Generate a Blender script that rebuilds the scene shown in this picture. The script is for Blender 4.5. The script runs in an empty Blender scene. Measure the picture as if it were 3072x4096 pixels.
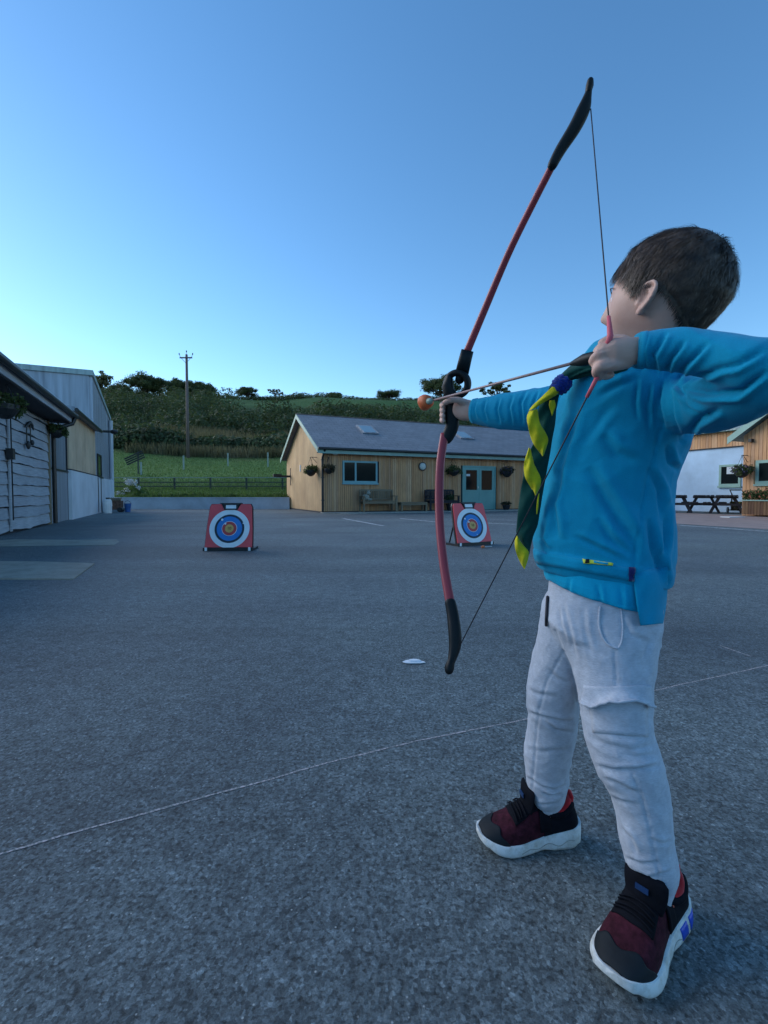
import bpy, bmesh, math, random
import numpy as np
from mathutils import Vector, Matrix, noise
from mathutils.bvhtree import BVHTree

S = bpy.context.scene
COL = S.collection
R = math.radians
random.seed(7)
RNG = np.random.default_rng(11)

# ------------------------------------------------------------------ camera
F = 1900.0            # focal length in photograph pixels (3072 wide)
H = 0.74              # eye height
TH = math.atan(70 / F)
cd = bpy.data.cameras.new('camera')
cam = bpy.data.objects.new('camera', cd)
COL.objects.link(cam)
S.camera = cam
cd.sensor_fit = 'HORIZONTAL'
cd.sensor_width = 36
cd.lens = 36 * F / 3072
cd.clip_start = 0.02
cd.clip_end = 3000
cam.location = (0, 0, H)
cam.rotation_euler = (R(90) - TH, 0, 0)

# ------------------------------------------------------------------ sky and sun (after sunset side is the left)
SUN_EL, SUN_AZ = 20.0, -66.0       # degrees; azimuth clockwise from +Y
w = bpy.data.worlds.new("World")
S.world = w
w.use_nodes = True
nt = w.node_tree
bg = nt.nodes['Background']
sk = nt.nodes.new('ShaderNodeTexSky')
sk.sky_type = 'NISHITA'
sk.sun_disc = False
sk.sun_elevation = R(SUN_EL)
sk.sun_rotation = R(SUN_AZ)
sk.air_density = 1.0
sk.dust_density = 0.15
sk.ozone_density = 3.0
hs = nt.nodes.new('ShaderNodeHueSaturation')
hs.inputs['Saturation'].default_value = 1.16
nt.links.new(sk.outputs[0], hs.inputs['Color'])
hs.inputs['Hue'].default_value = .497
nt.links.new(hs.outputs[0], bg.inputs[0])
bg.inputs[1].default_value = 0.108

sl = bpy.data.lights.new('sun', 'SUN')
sun = bpy.data.objects.new('sun', sl)
COL.objects.link(sun)
sl.energy = 1.45
sl.angle = R(60)
sl.color = (1.0, 0.96, 0.91)
_d = Vector((math.sin(R(SUN_AZ)) * math.cos(R(SUN_EL)), math.cos(R(SUN_AZ)) * math.cos(R(SUN_EL)), math.sin(R(SUN_EL))))
sun.rotation_euler = (-_d).to_track_quat('-Z', 'Y').to_euler()

S.view_settings.view_transform = 'Standard'
S.view_settings.look = 'None'
S.view_settings.exposure = 1.22
S.view_settings.gamma = 1.0

# ------------------------------------------------------------------ helpers
def P(x, y, D):
    u = (x - 1536) / F
    v = (2048 - y) / F
    dy = math.cos(TH) + v * math.sin(TH)
    dz = -math.sin(TH) + v * math.cos(TH)
    k = D / dy
    return Vector((u * k, D, H + dz * k))

def G(x, y, z=0.0):
    a = P(x, y, 1.0)
    k = (z - H) / (a.z - H)
    return Vector((a.x * k, k, z))

def proj(p):
    X, Y, Z = p[0], p[1], p[2] - H
    dep = Y * math.cos(TH) - Z * math.sin(TH)
    up = Y * math.sin(TH) + Z * math.cos(TH)
    return 1536 + F * X / dep, 2048 - F * up / dep

def tag(o, label=None, cat=None, group=None, kind=None):
    if label: o['label'] = label
    if cat: o['category'] = cat
    if group: o['group'] = group
    if kind: o['kind'] = kind
    return o

def thing(name, label, cat, loc=(0, 0, 0), rz=0.0, group=None):
    o = bpy.data.objects.new(name, None)
    COL.objects.link(o)
    o.location = loc
    o.rotation_euler = (0, 0, rz)
    o.empty_display_size = 0.1
    return tag(o, label, cat, group)

def copy_tree(o, parent=None):
    c = o.copy()
    COL.objects.link(c)
    c.parent = parent
    for ch in list(o.children):
        copy_tree(ch, c)
    return c

class MB:
    def __init__(s):
        s.v = []; s.f = []; s.m = []
    def add(s, V, Fc, mi=0):
        b = len(s.v)
        s.v += [tuple(p) for p in V]
        for f in Fc:
            s.f.append(tuple(b + i for i in f)); s.m.append(mi)
    def box(s, x0, x1, y0, y1, z0, z1, M=None, mi=0):
        V = [Vector(p) for p in ((x0,y0,z0),(x1,y0,z0),(x1,y1,z0),(x0,y1,z0),(x0,y0,z1),(x1,y0,z1),(x1,y1,z1),(x0,y1,z1))]
        if M is not None: V = [M @ p for p in V]
        s.add(V, [(0,3,2,1),(4,5,6,7),(0,1,5,4),(1,2,6,5),(2,3,7,6),(3,0,4,7)], mi)
    def prism(s, pts, d, mi=0):
        """polygon pts (3D, planar) extruded by vector d"""
        n = len(pts); d = Vector(d)
        V = [Vector(p) for p in pts] + [Vector(p) + d for p in pts]
        Fc = [tuple(range(n))[::-1], tuple(range(n, 2*n))] + [(i, (i+1) % n, n + (i+1) % n, n + i) for i in range(n)]
        s.add(V, Fc, mi)
    def tube(s, pts, rad, n=10, cap=True, rounded=False, mi=0, flat=1.0, up=None):
        pts = [Vector(p) for p in pts]
        if not hasattr(rad, '__len__'): rad = [rad] * len(pts)
        rad = list(rad)
        if rounded:
            a = (pts[0] - pts[1]).normalized(); b = (pts[-1] - pts[-2]).normalized()
            r0, r1 = rad[0], rad[-1]
            pre = [(pts[0] + a * r0 * math.sin(t), r0 * math.cos(t)) for t in (R(80), R(55), R(28))]
            post = [(pts[-1] + b * r1 * math.sin(t), r1 * math.cos(t)) for t in (R(28), R(55), R(80))]
            pts = [p for p, _ in pre] + pts + [p for p, _ in post]
            rad = [r for _, r in pre] + rad + [r for _, r in post]
        rings = []
        t0 = (pts[1] - pts[0]).normalized()
        ref = Vector(up) if up else (Vector((0, 0, 1)) if abs(t0.z) < .9 else Vector((1, 0, 0)))
        u = (ref - t0 * ref.dot(t0)).normalized()
        for i, p in enumerate(pts):
            if i == 0: t = t0
            elif i == len(pts) - 1: t = (pts[i] - pts[i-1]).normalized()
            else: t = (pts[i+1] - pts[i-1]).normalized()
            u = (u - t * u.dot(t)).normalized()
            vv = t.cross(u)
            rings.append([p + (u * math.cos(2*math.pi*k/n) + vv * math.sin(2*math.pi*k/n) * flat) * rad[i] for k in range(n)])
        s.rings(rings, cap, mi)
    def rings(s, rings, cap=True, mi=0, closed=True):
        n = len(rings[0]); V = []; Fc = []
        for r in rings: V += r
        for i in range(len(rings) - 1):
            for k in range(n if closed else n - 1):
                k2 = (k + 1) % n
                Fc.append((i*n + k, i*n + k2, (i+1)*n + k2, (i+1)*n + k))
        if cap:
            Fc.append(tuple(range(n))[::-1])
            Fc.append(tuple((len(rings)-1)*n + k for k in range(n)))
        s.add(V, Fc, mi)
    def ball(s, c, r, n=12, M=None, mi=0):
        c = Vector(c)
        if not hasattr(r, '__len__'): r = (r, r, r)
        rings = []
        for i in range(1, n):
            a = math.pi * i / n
            ring = []
            for k in range(2*n):
                b = math.pi * k / n
                q = Vector((r[0]*math.sin(a)*math.cos(b), r[1]*math.sin(a)*math.sin(b), r[2]*math.cos(a)))
                if M is not None: q = M @ q
                ring.append(c + q)
            rings.append(ring)
        s.rings(rings, True, mi)
    def disc(s, c, r, nrm, n=40, th=0.002, mi=0):
        c = Vector(c); nrm = Vector(nrm).normalized()
        u = nrm.orthogonal().normalized(); v = nrm.cross(u)
        s.prism([c + (u*math.cos(2*math.pi*k/n) + v*math.sin(2*math.pi*k/n))*r for k in range(n)], nrm*th, mi)
    def mesh(s, name):
        me = bpy.data.meshes.new(name)
        me.from_pydata(s.v, [], s.f)
        if any(s.m): me.polygons.foreach_set('material_index', s.m)
        me.validate()
        return me
    def build(s, name, mat, parent=None, smooth=False, fix=True):
        me = s.mesh(name)
        if fix:
            bm = bmesh.new(); bm.from_mesh(me)
            bmesh.ops.recalc_face_normals(bm, faces=bm.faces)
            bm.to_mesh(me); bm.free()
        return link(name, me, mat, parent, smooth)

def link(name, me, mat, parent=None, smooth=False):
    o = bpy.data.objects.new(name, me)
    COL.objects.link(o)
    for m in (mat if isinstance(mat, (list, tuple)) else [mat]):
        me.materials.append(m)
    if smooth: me.polygons.foreach_set('use_smooth', [True] * len(me.polygons))
    if parent is not None: o.parent = parent
    return o

# ------------------------------------------------------------------ materials
def hexlin(c): return (c[0], c[1], c[2], 1.0)

class NT:
    def __init__(s, name):
        s.m = bpy.data.materials.new(name); s.m.use_nodes = True
        s.t = s.m.node_tree; s.b = s.t.nodes['Principled BSDF']
    def n(s, typ, **kw):
        nd = s.t.nodes.new(typ)
        for k, v in kw.items():
            if k in nd.inputs.keys() if isinstance(k, str) else False: nd.inputs[k].default_value = v
            else: setattr(nd, k, v)
        return nd
    def l(s, a, b): s.t.links.new(a, b)
    def co(s, kind='Object'):
        if not hasattr(s, '_tc'): s._tc = s.n('ShaderNodeTexCoord')
        return s._tc.outputs[kind]
    def map(s, scale, kind='Object'):
        m = s.n('ShaderNodeMapping'); m.inputs['Scale'].default_value = scale
        s.l(s.co(kind), m.inputs['Vector']); return m.outputs[0]
    def noise(s, scale, detail=4, vec=None, rough=.55, dist=0):
        n = s.n('ShaderNodeTexNoise'); n.inputs['Scale'].default_value = scale
        n.inputs['Detail'].default_value = detail; n.inputs['Roughness'].default_value = rough
        n.inputs['Distortion'].default_value = dist
        s.l(vec if vec is not None else s.co(), n.inputs['Vector']); return n.outputs['Fac']
    def ramp(s, fac, stops):
        r = s.n('ShaderNodeValToRGB'); cr = r.color_ramp
        while len(cr.elements) < len(stops): cr.elements.new(.5)
        for e, (p, c) in zip(cr.elements, stops):
            e.position = p; e.color = hexlin(c) if hasattr(c, '__len__') else (c, c, c, 1)
        s.l(fac, r.inputs['Fac']); return r.outputs['Color']
    def mix(s, fac, a, b, mode='MIX'):
        m = s.n('ShaderNodeMix', data_type='RGBA', blend_type=mode)
        for val, idx in ((fac, 0), (a, 6), (b, 7)):
            if hasattr(val, 'is_linked') or hasattr(val, 'links'): s.l(val, m.inputs[idx])
            elif idx == 0: m.inputs[0].default_value = val
            else: m.inputs[idx].default_value = hexlin(val)
        return m.outputs[2]
    def bump(s, h, strength=.5, dist=.01, prev=None):
        b = s.n('ShaderNodeBump'); b.inputs['Strength'].default_value = strength
        b.inputs['Distance'].default_value = dist
        s.l(h, b.inputs['Height'])
        if prev is not None: s.l(prev, b.inputs['Normal'])
        s.l(b.outputs[0], s.b.inputs['Normal']); return b.outputs[0]
    def col(s, c):
        if hasattr(c, '__len__'): s.b.inputs['Base Color'].default_value = hexlin(c)
        else: s.l(c, s.b.inputs['Base Color'])
    def set(s, **kw):
        for k, v in kw.items(): s.b.inputs[k.replace('_', ' ')].default_value = v

def simple(name, c, rough=.6, var=.25, scale=8, bump=0.0, bscale=60, bdist=.003, metallic=0, spec=.5, stretch=(1,1,1)):
    t = NT(name)
    a = tuple(x * (1 - var) for x in c); b = tuple(min(1, x * (1 + var)) for x in c)
    t.col(t.ramp(t.noise(scale, 5, t.map(stretch)), [(.3, a), (.7, b)]))
    t.set(Roughness=rough, Metallic=metallic); t.b.inputs['Specular IOR Level'].default_value = spec
    if bump: t.bump(t.noise(bscale, 4, t.map(stretch)), bump, bdist)
    return t.m

def boards(name, cols, vert=True, grain=1.0, rough=.75):
    """weathered timber: each board (mesh island) its own tone, streaky grain along it"""
    t = NT(name)
    g = t.n('ShaderNodeNewGeometry')
    base = t.ramp(g.outputs['Random Per Island'], [(i / (len(cols) - 1), c) for i, c in enumerate(cols)])
    sc = (18, 18, .8) if vert else (.8, .8, 18)
    gr = t.noise(3.0, 6, t.map(sc))
    c = t.mix(1.0, base, t.ramp(gr, [(.25, (.72, .70, .68)), (.75, (1.15, 1.13, 1.1))]), 'MULTIPLY')
    big = t.noise(.9, 3)
    c = t.mix(1.0, c, t.ramp(big, [(.3, (.82, .8, .8)), (.7, (1.1, 1.1, 1.08))]), 'MULTIPLY')
    t.col(c); t.set(Roughness=rough); t.b.inputs['Specular IOR Level'].default_value = .25
    t.bump(gr, .4, .004)
    return t.m

M = {}
# asphalt
t = NT('asphalt')
fine = t.noise(240, 5, rough=.8)
mid = t.noise(60, 5, rough=.65)
big = t.noise(.7, 6, rough=.6)
c = t.ramp(fine, [(.32, (.034, .045, .047)), (.44, (.104, .130, .136)), (.58, (.140, .172, .180)), (.74, (.29, .335, .345))])
v2 = t.n('ShaderNodeTexVoronoi'); v2.inputs['Scale'].default_value = 155; t.l(t.co(), v2.inputs['Vector'])
s2 = t.n('ShaderNodeSeparateColor'); t.l(v2.outputs['Color'], s2.inputs[0])
c = t.mix(1.0, c, t.ramp(s2.outputs[1], [(0, (.55,)*3), (.5, (.98,)*3), (.9, (1.3,)*3), (1, (1.8,)*3)]), 'MULTIPLY')
pit = t.noise(95, 3, rough=.6)
c = t.mix(1.0, c, t.ramp(pit, [(.36, (.38,)*3), (.46, (.95,)*3), (.7, (1.1,)*3)]), 'MULTIPLY')
c = t.mix(1.0, c, t.ramp(mid, [(.3, (.82,)*3), (.7, (1.15,)*3)]), 'MULTIPLY')
grit = t.noise(16, 7, rough=.75)
c = t.mix(1.0, c, t.ramp(grit, [(.34, (.66,)*3), (.5, (1.0,)*3), (.68, (1.38,)*3)]), 'MULTIPLY')
c = t.mix(1.0, c, t.ramp(big, [(.28, (.72, .72, .76)), (.5, (1.0,)*3), (.72, (1.22, 1.22, 1.16))]), 'MULTIPLY')
patch = t.noise(.16, 5, rough=.6, dist=.8)
c = t.mix(1.0, c, t.ramp(patch, [(.36, (.80, .80, .82)), (.5, (1.0,)*3), (.64, (1.16,)*3)]), 'MULTIPLY')
tyre = t.noise(1.0, 4, t.map((.05, .9, 1)), dist=.3)
c = t.mix(1.0, c, t.ramp(tyre, [(.40, (.86,)*3), (.56, (1.05,)*3)]), 'MULTIPLY')
vo = t.n('ShaderNodeTexVoronoi'); vo.inputs['Scale'].default_value = 85; t.l(t.co(), vo.inputs['Vector'])
fl = t.ramp(vo.outputs['Distance'], [(.08, 1.0), (.20, 0.0)])
sepc = t.n('ShaderNodeSeparateColor'); t.l(vo.outputs['Color'], sepc.inputs[0])
pick = t.ramp(sepc.outputs[0], [(.84, 0.0), (.90, 1.0)])
fm = t.mix(1.0, fl, pick, 'MULTIPLY')
c = t.mix(fm, c, (.42, .44, .43))
t.col(c); t.set(Roughness=.72); t.b.inputs['Specular IOR Level'].default_value = .45
b1 = t.bump(mid, .35, .004)
b2 = t.bump(pit, .7, .004, b1)
t.bump(fine, .7, .003, b2)
M['asphalt'] = t.m

def concrete(name, c, sc=3.0):
    t = NT(name)
    a = t.ramp(t.noise(sc, 8, rough=.65), [(.25, tuple(x*.65 for x in c)), (.55, c), (.8, tuple(x*1.25 for x in c))])
    a = t.mix(1.0, a, t.ramp(t.noise(120, 3), [(.3, (.85,)*3), (.7, (1.12,)*3)]), 'MULTIPLY')
    t.col(a); t.set(Roughness=.85); t.bump(t.noise(60, 5), .4, .006)
    return t.m
M['concrete'] = concrete('concrete', (.30, .29, .24))
M['slab'] = concrete('slab_concrete', (.31, .275, .225), 5)
M['kerb'] = concrete('kerb_concrete', (.36, .37, .33))
M['paving'] = concrete('red_paving', (.30, .225, .20), 2)
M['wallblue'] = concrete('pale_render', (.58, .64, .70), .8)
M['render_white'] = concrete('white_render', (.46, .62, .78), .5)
M['larch'] = boards('larch_cladding', [(.50,.26,.13), (.66,.38,.20), (.60,.32,.16), (.70,.44,.26), (.54,.31,.18)])
M['larch2'] = boards('larch_gable', [(.55,.37,.20), (.62,.43,.24), (.58,.39,.21)])
M['tanboard'] = boards('tan_boards', [(.66,.49,.33), (.72,.55,.38), (.68,.51,.35)])
M['waney'] = boards('silvered_waney_boards', [(.34,.37,.42), (.43,.46,.51), (.38,.40,.45)], vert=False)
M['oldwood'] = boards('old_wood', [(.20,.155,.10), (.27,.22,.15), (.23,.18,.13)], vert=False)
M['darkwood'] = boards('dark_wood', [(.03,.03,.04), (.05,.048,.055)], vert=False)
M['deckwood'] = boards('planter_wood', [(.16,.09,.05), (.22,.13,.07), (.13,.07,.045)])
def corrugated(name, c, axis_scale=13.0, ax=0):
    t = NT(name)
    wv = t.n('ShaderNodeTexWave'); wv.wave_type = 'BANDS'; wv.bands_direction = 'X'
    wv.inputs['Scale'].default_value = axis_scale; wv.inputs['Distortion'].default_value = 0
    t.l(t.co(), wv.inputs['Vector'])
    g = t.noise(1.0, 6, t.map((6, 6, .35)))
    a = t.ramp(g, [(.25, tuple(x*.6 for x in c)), (.5, c), (.78, tuple(min(1, x*1.35) for x in c))])
    a = t.mix(1.0, a, t.ramp(wv.outputs['Fac'], [(0, (.82,)*3), (1, (1.08,)*3)]), 'MULTIPLY')
    t.col(a); t.set(Roughness=.5, Metallic=.2)
    t.bump(wv.outputs['Fac'], .9, .03)
    return t.m
M['tin'] = corrugated('corrugated_tin', (.40, .44, .50))
M['tin2'] = corrugated('corrugated_dark_tin', (.26, .30, .35), 9)
M['whitepanel'] = simple('pale_panel', (.66, .70, .74), .6, .12, 1.2, .2, 30)
# slate roof
t = NT('slate')
br = t.n('ShaderNodeTexBrick'); br.inputs['Scale'].default_value = 1.0
br.inputs['Brick Width'].default_value = .35; br.inputs['Row Height'].default_value = .24
br.inputs['Mortar Size'].default_value = .008; br.offset = .5
br.inputs['Color1'].default_value = (.22, .215, .225, 1); br.inputs['Color2'].default_value = (.255, .25, .26, 1)
br.inputs['Mortar'].default_value = (.11, .11, .135, 1)
t.l(t.co('UV'), br.inputs['Vector'])
c = t.mix(1.0, br.outputs['Color'], t.ramp(t.noise(1.5, 5), [(.3, (.88,)*3), (.7, (1.12,)*3)]), 'MULTIPLY')
t.col(c); t.set(Roughness=.7); t.bump(br.outputs['Fac'], -.5, .01)
M['slate'] = t.m
M['ridge'] = simple('ridge_tile', (.14, .10, .08), .8, .3)
M['sage'] = simple('sage_paint', (.22, .36, .31), .5, .1, 4)
M['sage_door'] = simple('sage_door_paint', (.16, .36, .33), .45, .1, 2)
M['tealframe'] = simple('teal_frame_paint', (.17, .36, .38), .45, .1, 3)
M['gutter'] = simple('black_plastic_gutter', (.012, .014, .016), .4, .2)
M['blackmetal'] = simple('black_metal', (.015, .016, .018), .5, .3, 20)
M['soffit'] = simple('dark_soffit', (.03, .03, .035), .8, .3)
t = NT('window_glass'); t.col((.008, .012, .014)); t.set(Roughness=.08); M['glass'] = t.m
t.b.inputs['Specular IOR Level'].default_value = .35
t = NT('rooflight_glass'); t.col((.25, .32, .34)); t.set(Roughness=.1); t.b.inputs['Specular IOR Level'].default_value = .9; M['rooflight'] = t.m
M['white'] = simple('white_paint', (.70, .72, .72), .5, .08)
M['lampwhite'] = simple('lamp_casing', (.55, .57, .52), .4, .05)
M['blind'] = simple('window_blind', (.55, .6, .62), .8, .05)
M['paleroof'] = corrugated('pale_sheet_roof', (.36, .45, .44), 6)
# terrain
t = NT('hillside')
sep = t.n('ShaderNodeSeparateXYZ'); t.l(t.co(), sep.inputs[0])
def mapr(t, v, a, b):
    m = t.n('ShaderNodeMapRange'); m.inputs[1].default_value = a; m.inputs[2].default_value = b
    t.l(v, m.inputs[0]); return m.outputs[0]
wob = t.noise(.12, 4)
add = t.n('ShaderNodeMath', operation='MULTIPLY_ADD'); t.l(wob, add.inputs[0]); add.inputs[1].default_value = 9.0
t.l(sep.outputs[1], add.inputs[2])
yy = mapr(t, add.outputs[0], 24 + 4.5, 164.5)
q = lambda D: (D - 24) / 136.0
c = t.ramp(yy, [(q(24), (.030, .055, .020)), (q(32), (.040, .085, .022)), (q(36), (.11, .20, .06)), (q(47), (.10, .18, .055)),
                (q(51), (.13, .12, .06)), (q(60), (.14, .125, .075)), (q(68), (.03, .05, .02)), (q(112), (.04, .075, .03)), (q(122), (.06, .13, .045)), (q(140), (.05, .11, .04))])
c = t.mix(1.0, c, t.ramp(t.noise(2.2, 8, rough=.7), [(.25, (.55, .6, .5)), (.5, (1,)*3), (.8, (1.5, 1.4, 1.3))]), 'MULTIPLY')
t.col(c); t.set(Roughness=.95); t.b.inputs['Specular IOR Level'].default_value = .1
t.bump(t.noise(3, 8), 1.0, .3)
M['hill'] = t.m
def leafmat(name, c1, c2, sc=3.0, trans=.25):
    t = NT(name)
    t.col(t.mix(t.ramp(t.noise(sc, 3), [(.35, 0.0), (.65, 1.0)]), c1, c2))
    t.set(Roughness=.7); t.b.inputs['Specular IOR Level'].default_value = .2
    out = t.t.nodes['Material Output']
    tr = t.n('ShaderNodeBsdfTranslucent'); tr.inputs[0].default_value = (c2[0]*1.3, c2[1]*1.4, c2[2], 1)
    mx = t.n('ShaderNodeMixShader'); mx.inputs[0].default_value = trans
    t.l(t.b.outputs[0], mx.inputs[1]); t.l(tr.outputs[0], mx.inputs[2]); t.l(mx.outputs[0], out.inputs[0])
    return t.m
M['wood_dark'] = leafmat('thicket_leaves', (.032, .050, .026), (.078, .108, .050), .30)
M['leaf_tree'] = leafmat('tree_leaves', (.035, .052, .024), (.075, .10, .042), .8)
M['leaf_pale'] = leafmat('pale_tree_leaves', (.07, .075, .035), (.12, .12, .06), .8)
M['leaf_basket'] = leafmat('basket_leaves', (.04, .06, .025), (.10, .13, .05), 20)
M['leaf_dry'] = leafmat('dry_basket_leaves', (.05, .045, .03), (.10, .085, .05), 20)
M['grass'] = leafmat('rough_grass', (.065, .115, .035), (.115, .185, .06), 1.0)
M['grass_tan'] = leafmat('dry_grass', (.10, .10, .05), (.20, .17, .10), .4)
M['flower_white'] = simple('white_petals', (.6, .62, .6), .7, .1)
M['flower_mix'] = simple('orange_petals', (.45, .13, .08), .7, .4, 40)
M['flower_purple'] = simple('purple_petals', (.10, .07, .16), .7, .3, 40)
M['bark'] = simple('bark', (.06, .05, .04), .9, .3, 6, .5, 20, .02)
M['polewood'] = simple('pole_timber', (.16, .12, .11), .85, .3, 3, .3, 20, .01, stretch=(8, 8, .5))
M['palepost'] = simple('weathered_post', (.34, .38, .33), .85, .2)
M['darkrail'] = simple('old_rail', (.08, .09, .07), .85, .3)

# ------------------------------------------------------------------ ground and hill
def sheet(name, pts, z, mat, sub=1):
    me = bpy.data.meshes.new(name)
    me.from_pydata([(p[0], p[1], z) for p in pts], [], [tuple(range(len(pts)))])
    bm = bmesh.new(); bm.from_mesh(me)
    for f in bm.faces:
        if f.normal.z < 0: f.normal_flip()
    bm.to_mesh(me); bm.free()
    return link(name, me, mat)
tag(sheet('ground', [(-900, -300), (900, -300), (900, 1400), (-900, 1400)], 0, M['asphalt']), kind='structure')
# lane of older, paler concrete along the shed
def gp(*pts): return [G(x, y) for x, y in pts]
tag(sheet('concrete_strip', [G(-900, 2290), G(-100, 2170), G(60, 2158), G(300, 2160), G(465, 2158), G(478, 2168), G(455, 2182), G(200, 2184), G(-200, 2190), G(-900, 2340)], .004, M['concrete']), kind='structure')
s1 = MB(); pts = [G(-260, 2246), G(160, 2250), G(378, 2257), G(292, 2320), G(120, 2319), G(-420, 2316)]
s1.prism([Vector((p.x, p.y, 0.0)) for p in pts], (0, 0, .012)); tag(s1.build('concrete_slab', M['slab']), kind='structure')

LD = Vector((-.403, .915)).normalized()      # line of the left-hand buildings
LO = Vector((-6.89, 8.52))
HA = R(24)                                   # timber hall orientation
HO = Vector((-2.44, 19.0))

def prof(D):
    K = [(20, .2), (24, .48), (29, .95), (36, 2.15), (40, 2.8), (44, 3.45), (50, 5.0), (60, 7.9), (80, 13.2), (100, 18.0), (130, 26.0), (150, 30.6), (175, 33.5), (260, 30)]
    for (a, b), (c_, d) in zip(K, K[1:]):
        if D <= c_: return b + (d - b) * max(0, (D - a)) / (c_ - a)
    return K[-1][1]
def hz(X, D):
    px = 1536 + F * X / D
    z = prof(D)
    z += .5 * min(1, max(0, (D - 30) / 30)) * (noise.noise(Vector((X * .05, D * .05, 1.3))) * 3)
    if px > 1500: z -= min(1, (px - 1500) / 900) * .10 * z
    return max(z, .3)
nx, ny = 150, 110
Ds = [24.12 + (260 - 24.12) * (j / (ny - 1)) ** 1.8 for j in range(ny)]
V = []; Fc = []
for j, D in enumerate(Ds):
    for i in range(nx):
        X = (-1.1 + 2.3 * i / (nx - 1)) * D
        V.append((X, D, hz(X, D)))
for j in range(ny - 1):
    for i in range(nx - 1):
        a = j * nx + i
        Fc.append((a, a + 1, a + nx + 1, a + nx))
me = bpy.data.meshes.new('hillside'); me.from_pydata(V, [], Fc)
tag(link('hillside', me, M['hill'], smooth=True), kind='structure')

V = []; Fc = []  # unseen hill added behind the viewer to block the warm low sky
for j in range(12):
    for i in range(40):
        a = R(115 + 175 * i / 39); r = 45 + 22 * j
        V.append((math.sin(a) * r, math.cos(a) * r, (0.3 if j == 0 else 0) * 0 - .2 + 17 * math.sin(min(1, j / 8) * math.pi / 2) + 2 * noise.noise(Vector((a * 3, j * .4, 2)))))
for j in range(11):
    for i in range(39):
        q_ = j * 40 + i; Fc.append((q_, q_ + 40, q_ + 41, q_ + 1))
me = bpy.data.meshes.new('horizon_screen'); me.from_pydata(V, [], Fc)
tag(link('screen_behind_viewer', me, M['wood_dark'], smooth=True), kind='structure').name = 'unseen_horizon_screen'

# low retaining wall across the yard end
rw = MB()
rw.box(-16.5, -4.78, 24.0, 24.22, 0, .56)
rw.box(-16.5, -4.78, 23.97, 24.25, .56, .60)
for i in range(9): rw.box(-13.6 + i * 1.2, -13.585 + i * 1.2, 23.99, 24.0, .01, .30)
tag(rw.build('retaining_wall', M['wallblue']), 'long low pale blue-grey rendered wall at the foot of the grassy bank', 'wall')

# ------------------------------------------------------------------ numpy foliage
def cards(C, size, rng, aspect=.6, up=0.0, out=None):
    n = len(C)
    N = rng.normal(size=(n, 3)); N[:, 2] += up
    if out is not None: N = N * .45 + out
    N /= np.linalg.norm(N, axis=1)[:, None]
    A = np.cross(N, rng.normal(size=(n, 3))); A /= np.linalg.norm(A, axis=1)[:, None]
    B = np.cross(N, A)
    A = A / np.linalg.norm(A, axis=1)[:, None]
    s = size * rng.uniform(.6, 1.35, size=(n, 1))
    A = A * s; B = B * s * aspect
    V = np.stack([C - A, C - B * .9, C + A, C + B * .9], axis=1).reshape(-1, 3)
    return V
def quadmesh(name, V, mat, parent=None, extra=None):
    n = len(V) // 4
    me = bpy.data.meshes.new(name)
    me.vertices.add(len(V)); me.vertices.foreach_set('co', V.astype(np.float32).ravel())
    me.loops.add(n * 4); me.loops.foreach_set('vertex_index', np.arange(n * 4, dtype=np.int32))
    me.polygons.add(n); me.polygons.foreach_set('loop_start', np.arange(0, n * 4, 4, dtype=np.int32))
    me.polygons.foreach_set('loop_total', np.full(n, 4, dtype=np.int32))
    me.update(calc_edges=True)
    return link(name, me, mat, parent)
def blobpts(c, r, n, rng, hollow=.55):
    d = rng.normal(size=(n, 3)); d /= np.linalg.norm(d, axis=1)[:, None]
    rr = rng.uniform(hollow, 1.0, size=(n, 1))
    lump = 1 + .18 * np.sin(d[:, :1] * 5 + c[0]) * np.cos(d[:, 1:2] * 4 + c[1])
    return np.array(c) + d * rr * lump * np.array(r)
def blades(C, h, wd, rng):
    n = len(C)
    a = rng.uniform(0, math.pi, n); hh = h * rng.uniform(.5, 1.3, n)
    dx = np.stack([np.cos(a), np.sin(a), np.zeros(n)], 1) * wd * .5
    lean = np.stack([rng.normal(0, .22, n), rng.normal(0, .22, n), np.ones(n)], 1) * hh[:, None]
    V = np.stack([C - dx, C + dx, C + lean + dx * .25, C + lean - dx * .25], axis=1).reshape(-1, 3)
    return V
def scatter(n, d0, d1, px0, px1, rng, pw=1.0):
    D = d0 + (d1 - d0) * rng.uniform(0, 1, n) ** pw
    px = rng.uniform(px0, px1, n)
    X = (px - 1536) / F * D
    return np.stack([X, D, np.array([hz(x, d) for x, d in zip(X, D)])], 1)

g = np.concatenate([blades(scatter(15000, 24.2, 30, 380, 1200, RNG), .16, .06, RNG),
                    blades(scatter(12000, 30, 50, 380, 1200, RNG), .12, .05, RNG)])
tag(quadmesh('rough_grass', g, M['grass']), 'rough green grass on the bank above the low wall', 'grass', kind='stuff')
pp = scatter(26000, 48.5, 64, 380, 1250, RNG)
keep = [p for p in pp if noise.noise(Vector((p[0] * .15, p[1] * .2, 5))) + (1536 + F * p[0] / p[1] - 760) / 700 > -.25]
tag(quadmesh('dry_grass', blades(np.array(keep), .9, .10, RNG), M['grass_tan']), 'tall straw-coloured grass below the dark thicket', 'grass', kind='stuff')

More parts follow.
